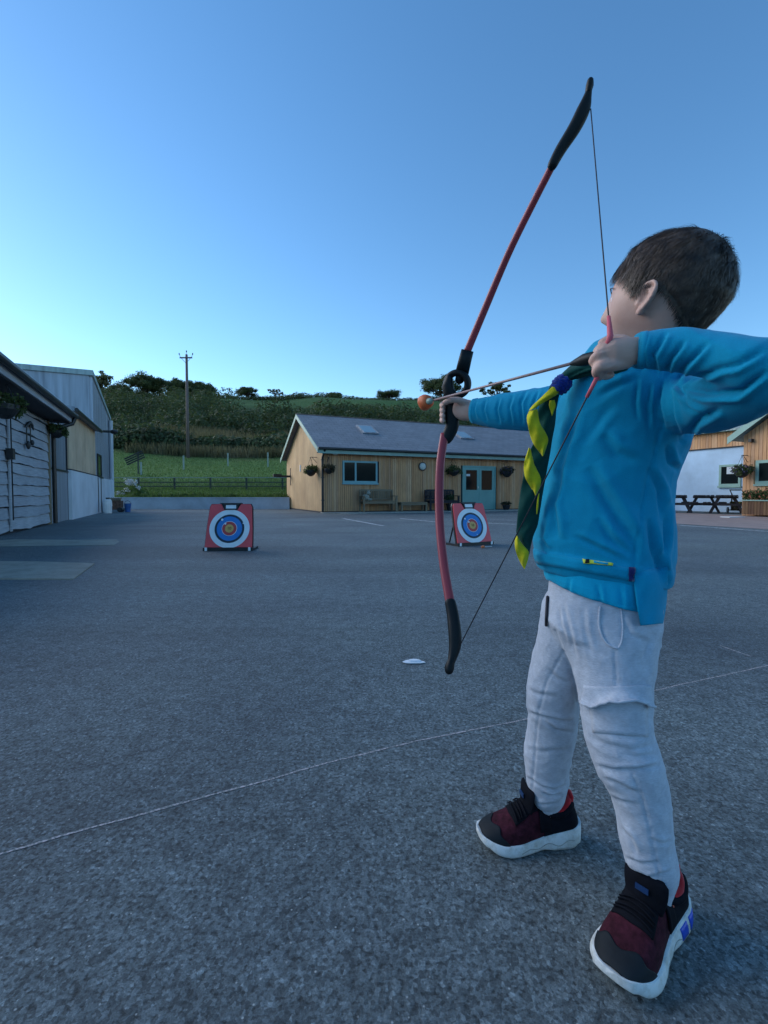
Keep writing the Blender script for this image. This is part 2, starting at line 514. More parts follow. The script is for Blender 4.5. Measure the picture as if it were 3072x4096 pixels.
# thicket / woodland mass on the hill
C = []; CO = []
for D0, h0, pxr, st in ((64, 2.6, (200, 2400), 2.2), (70, 3.2, (200, 2400), 2.6), (78, 3.6, (200, 2400), 3.0), (88, 4.2, (200, 2400), 3.2),
                    (98, 4.4, (200, 2400), 3.5), (108, 4.0, (200, 900), 3.5), (120, 4.5, (200, 840), 3.8), (134, 4.5, (200, 880), 4), (150, 2.6, (200, 2600), 3.0), (157, 3.2, (200, 2600), 3.0)):
    X = (pxr[0] - 1536) / F * D0
    while 1536 + F * X / D0 < pxr[1]:
        dd = D0 + random.uniform(-3, 3); hh = h0 * random.uniform(.55, 1.2) * (1 + .25 * noise.noise(Vector((X * .06, D0 * .1, 3))))
        px = 1536 + F * X / dd
        if px > 840 and D0 in (88, 98) and px < 1250: X += st; continue
        if px > 840 and D0 == 78: hh *= .5
        if px > 1250 and D0 in (88, 98): hh *= .5
        zz = hz(X, dd)
        n = int(650 * (hh / 4) ** 1.1)
        if D0 >= 150 and px > 850: hh *= .5
        cc_ = (X, dd, zz + hh * .35); rr3 = (st * .85, st * .8, hh * .72)
        C.append(blobpts(cc_, rr3, n, RNG, .75)); CO.append((C[-1] - np.array(cc_)) / np.array(rr3) + np.array((0, 0, .3)))
        X += st * random.uniform(.55, 1.0)
for px, py, r in ((560, 1775, 1.9), (610, 1790, 1.6), (500, 1800, 1.5), (700, 1790, 1.4), (880, 1785, 1.1), (960, 1790, 1.0), (1050, 1785, 1.1), (820, 1795, 1.0), (480, 1830, 1.3), (650, 1800, 1.4), (1120, 1760, 1.4)):
    D = 52
    X = (px - 1536) / F * D
    r *= 1.5
    cc_ = (X, D, hz(X, D) + .5); rr3 = (r * 1.3, r, r * .8)
    C.append(blobpts(cc_, rr3, 1100, RNG, .7)); CO.append((C[-1] - np.array(cc_)) / np.array(rr3) + np.array((0, 0, .3)))
tag(quadmesh('thicket', cards(np.concatenate(C), .19, RNG, .8, 0, np.concatenate(CO)), M['wood_dark']), 'dark mass of hedges and scrub covering the hillside', 'thicket', kind='stuff')
# row of low growth just above the retaining wall
C = []
for i in range(70):
    X = -13.4 + i * .125 + random.uniform(-.1, .1)
    C.append(blobpts((X, 24.55 + random.uniform(-.1, .5), .62 + random.uniform(0, .12)), (.22, .2, random.uniform(.12, .28)), 60, RNG, .3))
tag(quadmesh('bank_plants', cards(np.concatenate(C), .05, RNG), M['grass']), 'low leafy ground cover along the top of the retaining wall', 'plants', kind='stuff')

def tree(name, label, px, topy, wpx, D, mat, dens=1.0, basey=None, thin=False, seed=1):
    rng = np.random.default_rng(seed)
    X = (px - 1536) / F * D
    z0 = hz(X, D) - .3 if basey is None else P(px, basey, D).z
    top = P(px, topy, D).z
    wr = wpx / F * D / 2
    h = top - z0
    e = thing(name, label, 'tree', (X, D, z0), group='trees on the hill skyline')
    cr_z0 = (.34 if thin else .16) * h; wr *= 1.0 if thin else 1.18
    rh = (h - cr_z0) / 2
    tr = MB()
    tr.tube([(0, 0, -.3), (.03*h, 0, h*.25), (-.02*h, 0, h*.5), (0, 0, h*.8)], [.045*h, .034*h, .024*h, .006*h], 8)
    C = []; CO = []
    k = 60 if not thin else 26
    for i in range(k):
        d = rng.normal(size=3); d /= np.linalg.norm(d)
        if d[2] < -.5: d[2] *= -.6
        rr = rng.uniform(.45, .9)
        c = np.array([d[0] * wr * rr, d[1] * wr * rr, cr_z0 + rh + d[2] * rh * rr])
        cs = (.40 if not thin else .24) * min(wr, rh) * rng.uniform(.7, 1.3)
        C.append(blobpts(c, (cs * 1.2, cs * 1.2, cs * .8), int(170 * dens), rng, .35)); CO.append((C[-1] - c) / cs * .7 + (C[-1] - np.array([0, 0, cr_z0 + rh])) / np.array([wr, wr, rh]) * .6)
        s0 = Vector((0, 0, h * rng.uniform(.25, .6)))
        cc = Vector(c)
        tr.tube([s0, s0.lerp(cc, .5) + Vector((0, 0, -.03 * h)), cc], [.014*h, .009*h, .003*h], 5)
    tr.build('trunk', M['bark'], e)
    quadmesh('crown', cards(np.concatenate(C), .020 * h + .03, rng, .75, 0, np.concatenate(CO)), mat, e)
    return e
TL = [
 ('thin pale tree beside the tall grey barn roof', 415, 1478, 95, 120, 'leaf_pale', .45, True),
 ('broad domed tree, tallest on the skyline left of the pole', 590, 1497, 175, 128, 'leaf_tree', 1.5, False),
 ('low rounded tree between the thin pale tree and the domed tree', 490, 1535, 90, 130, 'leaf_tree', 1.2, False),
 ('bushy tree directly behind the telegraph pole', 735, 1515, 120, 132, 'leaf_tree', 1.5, False),
 ('tree just right of the telegraph pole on the ridge', 815, 1528, 95, 134, 'leaf_tree', 1.4, False),
 ('small dark round tree on the ridge above the pale field strip', 995, 1547, 80, 152, 'leaf_tree', 1.3, False),
 ('sparse flat-topped tree at the right of the dark round one', 1105, 1552, 85, 153, 'leaf_pale', .55, True),
 ('low scrubby tree on the open ridge midway to the bow', 1340, 1568, 60, 155, 'leaf_tree', 1.0, False),
 ('lone small tree on the ridge above the hall roof, left of the orange arrow head', 1555, 1556, 95, 155, 'leaf_tree', .9, False),
 ('rounded tree seen behind the bow ring', 1760, 1508, 160, 140, 'leaf_tree', 1.2, False),
 ('spreading tree on the ridge above the outstretched sleeve', 1985, 1527, 150, 140, 'leaf_tree', .8, True),
]
for i, (lb, px, ty, wp, D, mt, dn, th) in enumerate(TL):
    tree('hill_tree', lb, px, ty, wp, D, M[mt], dn, thin=th, seed=20 + i)

# telegraph pole
D = 48; X = (755 - 1536) / F * D; zb = hz(X, D)
e = thing('telegraph_pole', 'tall wooden telegraph pole with a small crossarm standing on the grassy hill', 'pole', (X, D, zb))
ht = P(755, 1418, D).z - zb
m_ = MB(); m_.tube([(0, 0, -.4), (0, 0, ht)], [.17, .115], 12); m_.build('pole', M['polewood'], e, True)
m_ = MB(); m_.box(-.62, .62, -.19, -.10, ht - .42, ht - .30, Matrix.Rotation(R(14), 4, 'Y').to_4x4() if False else None)
m_.tube([(-.5, -.14, ht-.36), (0, -.14, ht-.9)], .02, 6); m_.tube([(.5, -.14, ht-.36), (0, -.14, ht-.9)], .02, 6)
m_.build('crossarm', M['polewood'], e)
for sx in (-1, 0, 1):
    m_ = MB()
    bx_ = sx * .55; by = -.14 if sx else 0; bz = ht - .30 if sx else ht
    m_.tube([(bx_, by, bz), (bx_ + sx * .06, by, bz + .12), (bx_ + sx * .12, by, bz + .30)], [.022, .022, .02], 6)
    m_.tube([(bx_ + sx * .11, by, bz + .24), (bx_ + sx * .13, by, bz + .40)], [.06, .045], 8)
    m_.build('insulator', M['gutter'], e)

# paddock fence and posts
e = thing('paddock_fence', 'low post-and-rail fence crossing the bank just above the retaining wall', 'fence', (-11, 29, 0))
fx0, fx1 = -17.5, -5.6
for zt, th_, mt in ((1.78, .03, 'palepost'), (1.50, .045, 'darkrail'), (1.25, .045, 'darkrail')):
    m_ = MB(); m_.box(fx0 + 11, fx1 + 11, -.02, .02, zt - th_, zt + .01); m_.build('rail', M[mt], e)
for i in range(6):
    x = fx0 + 11 + .3 + i * 2.2
    m_ = MB(); m_.box(x - .045, x + .045, .022, .11, .5, 1.75); m_.build('post', M['darkrail'], e)
for lb, px, y0, y1, D in (('pale post standing under the slatted board', 565, 1848, 1906, 36), ('pale bare fence post in front of the foot of the telegraph pole', 735, 1822, 1881, 40),
                      ('pale bare fence post in the middle of the bright grass', 912, 1812, 1864, 44), ('pale bare fence post nearest the hall gable', 1072, 1810, 1862, 44)):
    p = P(px, y1, D); q_ = P(px, y0, D)
    m_ = MB(); zz = hz(p.x, D)
    m_.prism([(-.055, -.05, -.3), (.055, -.05, -.3), (.05, .05, -.3), (-.05, .05, -.3)], (0, 0, q_.z - zz + .3))
    o = m_.build('fence_post', M['palepost']); o.location = (p.x, D, zz)
    tag(o, lb, 'post', 'pale posts up the grass')
# slatted tilted board on the bank
p = P(548, 1822, 36.3)
e = thing('slatted_board', 'tilted dark slatted board on the bank above the white flowering shrub', 'sign', (p.x, 36.4, p.z - .7))
for i in range(4):
    m_ = MB(); m_.box(-.75, .75, -.02, .02, .28 + i * .16, .38 + i * .16, Matrix.Rotation(R(-24), 4, 'Y')); m_.build('slat', M['darkwood'], e)
m_ = MB(); m_.box(-.05, .05, .03, .09, -1.0, 1.0); m_.build('back_post', M['darkrail'], e)
# white flowering shrub
e = thing('flowering_shrub', 'shrub with pale white flower heads at the left end of the retaining wall', 'shrub', (-13.75, 25.6, .50))
pr = np.concatenate([blobpts((x, 0, z), (r, .4, r * .8), 260, RNG, .3) for x, z, r in ((-.3, .25, .5), (.25, .55, .5), (.7, .3, .45))])
quadmesh('foliage', cards(pr, .07, RNG), M['grass'], e)
pr = np.concatenate([blobpts((x, -.35, z), (r, .15, r * .7), n, RNG, .3) for x, z, r, n in ((-.35, .22, .33, 150), (-.1, .12, .25, 90), (.2, .95, .28, 90), (.5, .85, .25, 60), (.75, .6, .15, 30), (.1, .5, .2, 30))])
quadmesh('blossom', cards(pr, .06, RNG), M['flower_white'], e)

# ------------------------------------------------------------------ timber hall
def onplane(px, py, O, ang):
    d = Vector((math.cos(ang), math.sin(ang)))
    u = (px - 1536) / F      # X = u*Yc ; small pitch handled by iteration
    k = u
    s = 0
    for _ in range(4):
        den = d.x - k * d.y
        s = (k * O.y - O.x) / den
        D = O.y + s * d.y
        k = P(px, py, D).x / D
    return s, P(px, py, O.y + s * d.y).z
def wall_boards(mb, x0, x1, z0, topf, y0, y1, bw, openings=(), gap=.008, jit=.0, axis='x'):
    x = x0
    while x < x1 - .01:
        xe = min(x + bw, x1)
        segs = [(z0, None)]
        cuts = sorted([(o[2], o[3]) for o in openings if o[0] < xe - .002 and o[1] > x + .002])
        zc = z0; parts = []
        for a, b in cuts:
            parts.append((zc, a, a)); zc = b
        parts.append((zc, topf(x), topf(xe)))
        yj = random.uniform(-jit, jit)
        for a, b, c_ in parts:
            if b - a < .01: continue
            V = [(x + gap/2, y0 + yj, a), (xe - gap/2, y0 + yj, a), (xe - gap/2, y1, a), (x + gap/2, y1, a),
                 (x + gap/2, y0 + yj, b), (xe - gap/2, y0 + yj, c_), (xe - gap/2, y1, c_), (x + gap/2, y1, b)]
            if axis == 'y': V = [(q_[1], q_[0], q_[2]) for q_ in V]
            mb.add(V, [(0,3,2,1),(4,5,6,7),(0,1,5,4),(1,2,6,5),(2,3,7,6),(3,0,4,7)])
        x = xe

hall = thing('timber_hall', 'long single-storey timber-clad hall with a slate roof behind the boy', 'building', (HO.x, HO.y, 0), HA)
LN, DP, EV = 13.0, 6.4, 2.62
RZ = 4.28
FO = HO; GA = HA + R(90)
def fr(px, py): return onplane(px, py, HO, HA)
def ga(px, py): return onplane(px, py, HO, GA)
wx0, wz1 = fr(1369, 1842); wx1, wz0 = fr(1508, 1932)
dx0, dz1 = fr(1848, 1862); dx1, _ = fr(1980, 1862); dz0 = .03
m_ = MB()
wall_boards(m_, 0, LN, .06, lambda x: EV, -.03, 0, .09, [(wx0, wx1, wz0, wz1), (dx0, dx1, -1, dz1)], .014, .006)
m_.build('front_cladding', M['larch'], hall)
m_ = MB()
gt = lambda y: (EV + (RZ - EV) * (1 - abs(y - DP / 2) / (DP / 2)))
wall_boards(m_, 0.0, DP, .06, gt, -.03, -.005, .16, (), .003, .002, 'y')
m_.build('gable_cladding', M['larch2'], hall)
m_ = MB()   # core of the building behind the boards
m_.prism([(.0, .002, 0), (.0, DP, 0), (.0, DP, EV), (.0, DP / 2, RZ - .02), (.0, .002, EV)], (LN, 0, 0))
m_.build('wall_core', M['soffit'], hall)
m_ = MB(); m_.box(-.045, .0, -.045, DP, .0, .055); m_.box(0, LN, -.045, 0, 0, .055); m_.build('plinth', M['soffit'], hall)
# roof slabs with uv for the slates
def roofslab(name, x0, x1, ya, za, yb, zb, th, mat, parent):
    n = Vector((0, -(zb - za), (yb - ya))).normalized()
    if n.z < 0: n = -n
    V = [Vector((x0, ya, za)), Vector((x1, ya, za)), Vector((x1, yb, zb)), Vector((x0, yb, zb))]
    V2 = [v + n * th for v in V]
    mb = MB(); mb.add(V + V2, [(3,2,1,0),(4,5,6,7),(0,1,5,4),(1,2,6,5),(2,3,7,6),(3,0,4,7)])
    o = mb.build(name, mat, parent)
    uv = o.data.uv_layers.new(name='UVMap')
    L = math.hypot(yb - ya, zb - za)
    for lp in o.data.loops:
        v = o.data.vertices[lp.vertex_index].co
        uv.data[lp.index].uv = (v.x, math.hypot(v.y - ya, v.z - za))
    return o, n
pitch = (RZ - EV) / (DP / 2)
oh = .32
rf, rn = roofslab('roof', -.28, LN + .3, -oh, EV + .06 - oh * pitch, DP / 2, RZ + .06, .06, M['slate'], hall)
roofslab('rear_roof', -.28, LN + .3, DP + oh, EV + .06 - oh * pitch, DP / 2, RZ + .06, .06, M['slate'], hall)
m_ = MB(); m_.tube([(-.3, DP / 2, RZ + .10), (LN + .32, DP / 2, RZ + .10)], .06, 10); m_.build('ridge_tiles', M['ridge'], hall)
ez = EV + .06 - oh * pitch
m_ = MB(); m_.box(-.28, LN + .3, -oh - .022, -oh, ez - .16, ez + .015); m_.build('fascia', M['sage'], hall)
m_ = MB(); m_.box(-.26, LN + .28, -oh, -.03, ez - .13, ez - .11); m_.build('soffit', M['soffit'], hall)
m_ = MB(); m_.tube([(-.3, -oh - .08, ez + .03), (LN + .32, -oh - .08, ez + .03)], .055, 10); m_.build('gutter', M['gutter'], hall)
for sg in (-1, 1):
    m_ = MB()
    ya = -oh if sg < 0 else DP + oh
    a = Vector((-.305, ya, ez - .13)); b = Vector((-.305, DP / 2, RZ - .07))
    m_.prism([a, b, b + Vector((0, 0, .19)), a + Vector((0, 0, .19))], (.024, 0, 0)); m_.build('bargeboard', M['sage'], hall)
m_ = MB(); m_.tube([(-.02, -oh - .06, ez), (-.04, -.12, ez - .28), (-.04, -.09, ez - .4), (-.04, -.09, .05)], .045, 10)
for z in (.5, 1.4, 2.1): m_.box(-.10, .02, -.13, -.031, z, z + .03)
m_.build('downpipe', M['gutter'], hall)
# rooflights
for px, py in ((1468, 1722), (1850, 1744)):
    # intersect with front roof slope (local)
    o_ = Vector((0, 0, H)); d_ = (P(px, py, 1.0) - o_)
    Mi = Matrix.Rotation(-HA, 4, 'Z') @ Matrix.Translation((-HO.x, -HO.y, 0))
    o2 = Mi @ o_; d2 = (Mi.to_3x3() @ d_)
    p0 = Vector((0, -oh, ez + .06)); tt = (p0 - o2).dot(rn) / d2.dot(rn); h_ = o2 + d2 * tt
    up_ = Vector((0, 1, pitch)).normalized(); ux = Vector((1, 0, 0))
    fr_ = MB(); g_ = MB()
    for mb, a, b, z0, z1 in ((fr_, .39, .50, .0, .07), (g_, .31, .42, .071, .078)):
        pts = [h_ + ux * sx * a + up_ * sy * b + rn * z0 for sx, sy in ((-1,-1),(1,-1),(1,1),(-1,1))]
        mb.prism(pts, rn * (z1 - z0))
    o = fr_.build('rooflight', M['tin2'], hall); g_.build('pane', M['rooflight'], o)
# window
def window(parent, x0, x1, z0, z1, mull, fm, ft=.06, sill=True, y=-.03, blind=None, axis_y=False, name='window'):
    f = MB(); yo = y - .025
    def bx(mb, a, b, c_, d, e_, f_):
        mb.box(a, b, c_, d, e_, f_)
    bx(f, x0, x1, yo, y + .05, z1 - ft, z1); bx(f, x0, x1, yo, y + .05, z0, z0 + ft)
    bx(f, x0, x0 + ft, yo, y + .05, z0 + ft, z1 - ft); bx(f, x1 - ft, x1, yo, y + .05, z0 + ft, z1 - ft)
    for mx in mull: bx(f, mx - ft / 2, mx + ft / 2, yo + .002, y + .05, z0 + ft, z1 - ft)
    o = f.build(name, fm, parent)
    xs = [x0 + ft] + [v for mx in mull for v in (mx - ft / 2, mx + ft / 2)] + [x1 - ft]
    for a, b in zip(xs[::2], xs[1::2]):
        gg = MB(); bx(gg, a, b, y + .0, y + .006, z0 + ft, z1 - ft); gg.build('pane', M['glass'], o)
    if sill:
        s_ = MB(); bx(s_, x0 - .03, x1 + .03, yo - .05, y, z0 - .07, z0 - .002); s_.build('sill', fm, o)
    return o
mx = fr(1421, 1890)[0]
window(hall, wx0, wx1, wz0, wz1, [mx], M['tealframe'], .075)
# double door
fr_ = MB()
fr_.box(dx0, dx1, -.06, .0, dz1 - .07, dz1); fr_.box(dx0, dx0 + .07, -.06, .0, dz0, dz1 - .07); fr_.box(dx1 - .07, dx1, -.06, .0, dz0, dz1 - .07)
fo = fr_.build('door_frame', M['sage_door'], hall)
dm = (dx0 + dx1) / 2
for a, b in ((dx0 + .075, dm - .004), (dm + .004, dx1 - .075)):
    dd = MB()
    gz0, gz1 = dz0 + .92, dz1 - .2
    dd.box(a, b, -.045, -.005, dz0, gz0); dd.box(a, b, -.045, -.005, gz1, dz1 - .075)
    dd.box(a, a + .12, -.045, -.005, gz0, gz1); dd.box(b - .12, b, -.045, -.005, gz0, gz1)
    dd.box(a, b, -.052, -.045, gz0 - .07, gz0 - .02)
    o = dd.build('door', M['sage_door'], hall)
    gg = MB(); gg.box(a + .12, b - .12, -.03, -.02, gz0, gz1); gg.build('pane', M['glass'], o)
    if a < dm - .3:
        hh_ = MB(); hh_.box(b - .09, b - .05, -.085, -.045, 1.0, 1.12); hh_.build('handle', M['lampwhite'], o)
        nn = MB(); nn.box(a + .14, a + .34, -.034, -.0305, gz1 - .28, gz1 - .18); nn.build('notice', M['white'], o)
# wall light between window and door, floodlight at the corner
sx, sz = fr(1687, 1866)
m_ = MB(); m_.disc((sx, -.04, sz), .19, (0, -1, 0), 28, .05); o = m_.build('wall_lamp', M['gutter'], hall)
m_ = MB(); m_.ball((sx, -.09, sz), (.155, .06, .155), 10); m_.build('lens', M['lampwhite'], o, True)
sx, sz = fr(1335, 1812)
m_ = MB(); m_.ball((sx, -.2, sz), (.13, .10, .10), 10); m_.tube([(sx - .1, -.03, sz + .1), (sx, -.18, sz)], .02, 6); m_.build('floodlight', M['lampwhite'], hall, True)
m_ = MB(); sx, sz = ga(1205, 1873); m_.box(-.06, -.031, sx - .06, sx + .06, sz - .15, sz + .15); m_.build('notice', M['white'], hall)
# iron bracket at the far gable corner
m_ = MB(); sx, sz = ga(1165, 1905)
m_.box(-.05, -.031, sx - .03, sx + .03, sz - .45, sz + .4); m_.box(-.85, -.05, sx - .04, sx + .04, sz - .06, sz + .04)
m_.box(-.9, -.5, sx - .08, sx + .08, sz - .05, sz + .10)
m_.build('bracket', M['blackmetal'], hall)

def local_pt(px, py, O, ang, out):
    """point a distance `out` in front of a wall, seen at the pixel"""
    n_ = Vector((math.sin(ang), -math.cos(ang)))
    O2 = O + n_ * out
    s, z = onplane(px, py, O2, ang)
    return Vector((O2.x + s * math.cos(ang), O2.y + s * math.sin(ang), z))

def basket(label, px, py, O, ang, r, leaf, flower=None, out=.33, seed=3, sgn=1):
    p = local_pt(px, py, O, ang, out * sgn)
    rng = np.random.default_rng(seed)
    e = thing('hanging_basket', label, 'hanging basket', (p.x, p.y, p.z), ang, 'hanging baskets on the buildings')
    m_ = MB()
    rings = [[Vector((math.cos(2*math.pi*k/14) * r*.75*c_, math.sin(2*math.pi*k/14) * r*.75*c_, z)) for k in range(14)] for z, c_ in ((-r*.85, .25), (-r*.65, .65), (-r*.3, .95), (0, 1.0))]
    m_.rings(rings); m_.build('bowl', M['blackmetal'], e)
    m_ = MB()
    for k in range(3):
        a = k * 2.1
        m_.tube([(math.cos(a)*r*.7, math.sin(a)*r*.7, 0), (0, 0, r * 1.7)], .006, 5)
    m_.tube([(0, out * sgn - .03, r * 1.75), (0, 0, r * 1.75), (0, -.03, r * 1.68)], .012, 6)
    m_.tube([(0, out * sgn - .04, r * 1.0), (0, .06 * sgn, r * 1.74)], .01, 6)
    m_.build('bracket', M['blackmetal'], e)
    pts = [blobpts((0, 0, r * .15), (r, r, r * .6), 420, rng, .3)]
    for k in range(7):
        a = rng.uniform(0, 6.28); pts.append(blobpts((math.cos(a)*r*.85, math.sin(a)*r*.85, rng.uniform(-.4, .4)*r), (r*.35, r*.35, r*.4), 70, rng, .2))
    quadmesh('foliage', cards(np.concatenate(pts), .035, rng), leaf, e)
    if flower: quadmesh('flowers', cards(blobpts((0, 0, r*.1), (r*1.1, r*1.1, r*.7), 160, rng, .8), .03, rng), flower, e)['kind'] = 'stuff'
    return e
basket('green trailing basket on the hall gable beside the small white notice', 1243, 1880, HO, GA + math.pi, .30, M['leaf_basket'], None, .3, 3)
basket('dry brown basket at the hall corner by the downpipe', 1316, 1873, HO, HA, .26, M['leaf_dry'], None, .3, 4)
basket('leafy basket just left of the green double doors', 1815, 1880, HO, HA, .32, M['leaf_basket'], None, .3, 5)
basket('dark basket just right of the green double doors', 2028, 1885, HO, HA, .33, M['leaf_dry'], M['flower_purple'], .3, 6)

# pavement in front of the hall, kerb step, painted bay lines
def hl(s, off):   # hall-front line: along s, out `off`
    return Vector((HO.x + s * math.cos(HA) + off * math.sin(HA), HO.y + s * math.sin(HA) - off * math.cos(HA)))
m_ = MB(); pts = [hl(-.1, -.02), hl(14, -.02), hl(14, 1.25), hl(.6, 1.25), hl(-.1, .3)]
m_.prism([Vector((p.x, p.y, 0)) for p in pts], (0, 0, .03)); tag(m_.build('pavement', M['kerb']), kind='structure')
def painted(name, a, b, wd, mat, z=.004, worn=True):
    a = Vector(a[:2]); b = Vector(b[:2]); d = (b - a).normalized(); n_ = Vector((-d.y, d.x)) * wd / 2
    k = 30; V = []; Fc = []
    for i in range(k + 1):
        p = a.lerp(b, i / k); j = 1 + .25 * noise.noise(Vector((i * .7, a.x, a.y)))
        V += [(p.x - n_.x * j, p.y - n_.y * j, z), (p.x + n_.x * j, p.y + n_.y * j, z)]
    for i in range(k): Fc.append((2*i, 2*i+2, 2*i+3, 2*i+1))
    me = bpy.data.meshes.new(name); me.from_pydata(V, [], Fc)
    return tag(link(name, me, mat), kind='structure')
t = NT('worn_line_paint'); c = t.mix(t.ramp(t.noise(9, 6, rough=.7), [(.42, 0.0), (.55, 1.0)]), (.22, .23, .24), (.55, .57, .58))
t.col(c); t.set(Roughness=.8); M['paint'] = t.m
painted('painted_line', G(1372, 2074), G(1533, 2104), .10, M['paint'])
painted('painted_line', G(1600, 2074), G(1762, 2090), .10, M['paint'])
painted('painted_line', G(1960, 2080), G(2230, 2083), .10, M['paint'])
painted('painted_line', G(1955, 2093), G(2060, 2098), .10, M['paint'])
painted('painted_line', G(2600, 2093), G(3300, 2143), .10, M['paint'])

# benches along the hall
def bench(name, label, s, L, out, mat, back=True, rz=0, hgt=.43, depth=.5, arms=True, cush=False):
    p = hl(s, out)
    e = thing(name, label, 'bench', (p.x, p.y, .03), HA + rz, 'seats along the hall front')
    m_ = MB()
    for i in range(5): m_.box(-L/2, L/2, -depth/2 + i*depth/5, -depth/2 + (i+.82)*depth/5, hgt, hgt + .03)
    m_.build('seat', mat, e)
    for x in (-L/2 + .05, L/2 - .05):
        for y, zt in ((-depth/2 + .03, hgt + (.2 if arms else -.001)), (depth/2 - .03, hgt + (.48 if back else -.001))):
            q_ = MB(); q_.box(x - .035, x + .035, y - .035, y + .035, 0, zt if zt > hgt else hgt - .001); q_.build('leg', mat, e)
    m_ = MB()
    for y in (-depth/2 + .02, depth/2 - .06): m_.box(-L/2 + .09, L/2 - .09, y, y + .03, hgt - .09, hgt - .002)
    m_.build('apron', mat, e)
    if back:
        m_ = MB()
        m_.box(-L/2 + .09, L/2 - .09, depth/2 - .05, depth/2 - .02, hgt + .42, hgt + .50)
        m_.box(-L/2 + .09, L/2 - .09, depth/2 - .05, depth/2 - .02, hgt + .07, hgt + .12)
        n = int(L / .09)
        for i in range(n):
            x = -L/2 + .11 + (L - .22) * i / n
            m_.box(x, x + .055, depth/2 - .045, depth/2 - .025, hgt + .122, hgt + .418)
        m_.build('backrest', mat, e)
    if arms:
        for x in (-L/2 + .05, L/2 - .05):
            q_ = MB(); q_.box(x - .045, x + .045, -depth/2 - .03, depth/2 - .07, hgt + .202, hgt + .235); q_.build('armrest', mat, e)
    return e
s0, _ = fr(1422, 2000); s1_, _ = fr(1568, 2000)
b0 = bench('garden_bench', 'large weathered wooden garden bench under the hall window', (s0 + s1_) / 2, (s1_ - s0) * .93, .45, M['oldwood'])
# things on it
p = hl((s0 + s1_) / 2 - .55, .42)
e = thing('garden_figure', 'small pale stone animal ornament sitting on the weathered bench', 'ornament', (p.x, p.y, .49))
m_ = MB(); m_.ball((0, 0, .13), (.16, .11, .13), 10); m_.ball((.12, -.02, .30), (.08, .08, .085), 10)
m_.tube([(.1, 0, .34), (.09, 0, .44)], [.03, .015], 8); m_.tube([(.15, 0, .34), (.16, 0, .43)], [.03, .015], 8); m_.ball((.18, -.05, .05), (.09, .05, .05), 8)
m_.build('body', simple('old_stone', (.30, .30, .25), .9, .25, 20), e, True)
s2, _ = fr(1628, 2010)
bench('low_bench', 'low backless grey bench between the weathered bench and the dark one', s2, 1.25, .5, M['oldwood'], False, 0, .36, .40, False)
s3, _ = fr(1745, 2010)
bench('dark_bench', 'near-black wooden bench left of the green doors', s3, 1.5, .5, M['darkwood'])
def pot(label, px, py, r, hgt, leaf, seed, ph=.3, out=.5):
    p = local_pt(px, py, HO, HA, out)
    rng = np.random.default_rng(seed)
    e = thing('potted_plant', label, 'potted plant', (p.x, p.y, .03), 0, 'pots by the hall doors')
    m_ = MB(); m_.rings([[Vector((math.cos(2*math.pi*k/16)*r*c_, math.sin(2*math.pi*k/16)*r*c_, z)) for k in range(16)] for z, c_ in ((0, .7), (ph*.85, 1), (ph*.86, 1.12), (ph, 1.12))]); m_.build('pot', M['blackmetal'], e)
    quadmesh('foliage', cards(blobpts((0, 0, ph + hgt/2), (r*1.3, r*1.3, hgt*.55), 500, rng, .2), .04, rng), leaf, e)
pot('tall dark potted shrub beside the dark bench', 1800, 2010, .17, .45, M['wood_dark'], 31)
pot('low plant pot at the left foot of the green doors', 1862, 2020, .17, .12, M['leaf_dry'], 32, .2)
pot('low plant pot right of the green doors', 2025, 2025, .18, .16, M['leaf_dry'], 33, .22)

# ------------------------------------------------------------------ left-hand buildings
LA = math.atan2(LD.y, LD.x)                    # direction going away along the frontage
LR = LA - math.pi                              # local +x runs toward the camera? we use +x = away
def lft(D): return (D - LO.y) / LD.y           # local x for a given depth
def Lp(px, py, off=0.0):
    n_ = Vector((LD.y, -LD.x)); O2 = LO + n_ * off
    return onplane(px, py, O2, LA)
def lthing(name, label, cat):
    return thing(name, label, cat, (LO.x, LO.y, 0), LA)
# local frame: +x away along frontage, +y to the LEFT of that = away from the yard, yard side is -y
shed = lthing('waney_shed', 'grey shed with wavy-edged horizontal boards at the left edge', 'shed')
xs0, xs1 = lft(3.5), Lp(190, 2000)[0]
topz = 2.52
m_ = MB()
z = .04; row = 0
while z < topz:
    hgt_ = random.uniform(.19, .25)
    n = 40; x_a, x_b = xs0, xs1
    # waney lower edge, each board lapping the one below
    rt = [[], []]
    Vb = []
    for i in range(n + 1):
        x = x_a + (x_b - x_a) * i / n
        wv = .042 * noise.noise(Vector((x * .9, row * 3.7, 0))) + .02 * noise.noise(Vector((x * 3.3, row * 1.7, 4)))
        z0_ = z + wv; z1_ = min(z + hgt_ + .004, topz)
        Vb.append([(x, -.050, z0_ + .012), (x, -.022, z1_), (x, -.004, z1_), (x, -.016, z0_ + .014)])
    m_.rings([[Vector(q_) for q_ in r_] for r_ in Vb])
    z += hgt_; row += 1
m_.build('board_cladding', M['waney'], shed)
m_ = MB(); m_.box(xs0, xs1, .002, 6.0, 0, topz); m_.build('wall_core', M['soffit'], shed)
m_ = MB(); m_.box(xs1, xs1 + .12, -.06, .06, 0, topz + .02); m_.build('corner_post', M['oldwood'], shed)
m_ = MB(); xq = Lp(22, 1900)[0]; m_.box(xq - .04, xq + .05, -.075, -.052, .05, topz - .3); m_.build('door_post', M['waney'], shed)
m_ = MB(); m_.box(xq + .14, xq + .17, -.07, -.055, .25, topz - .35); m_.build('cable_conduit', M['blackmetal'], shed)
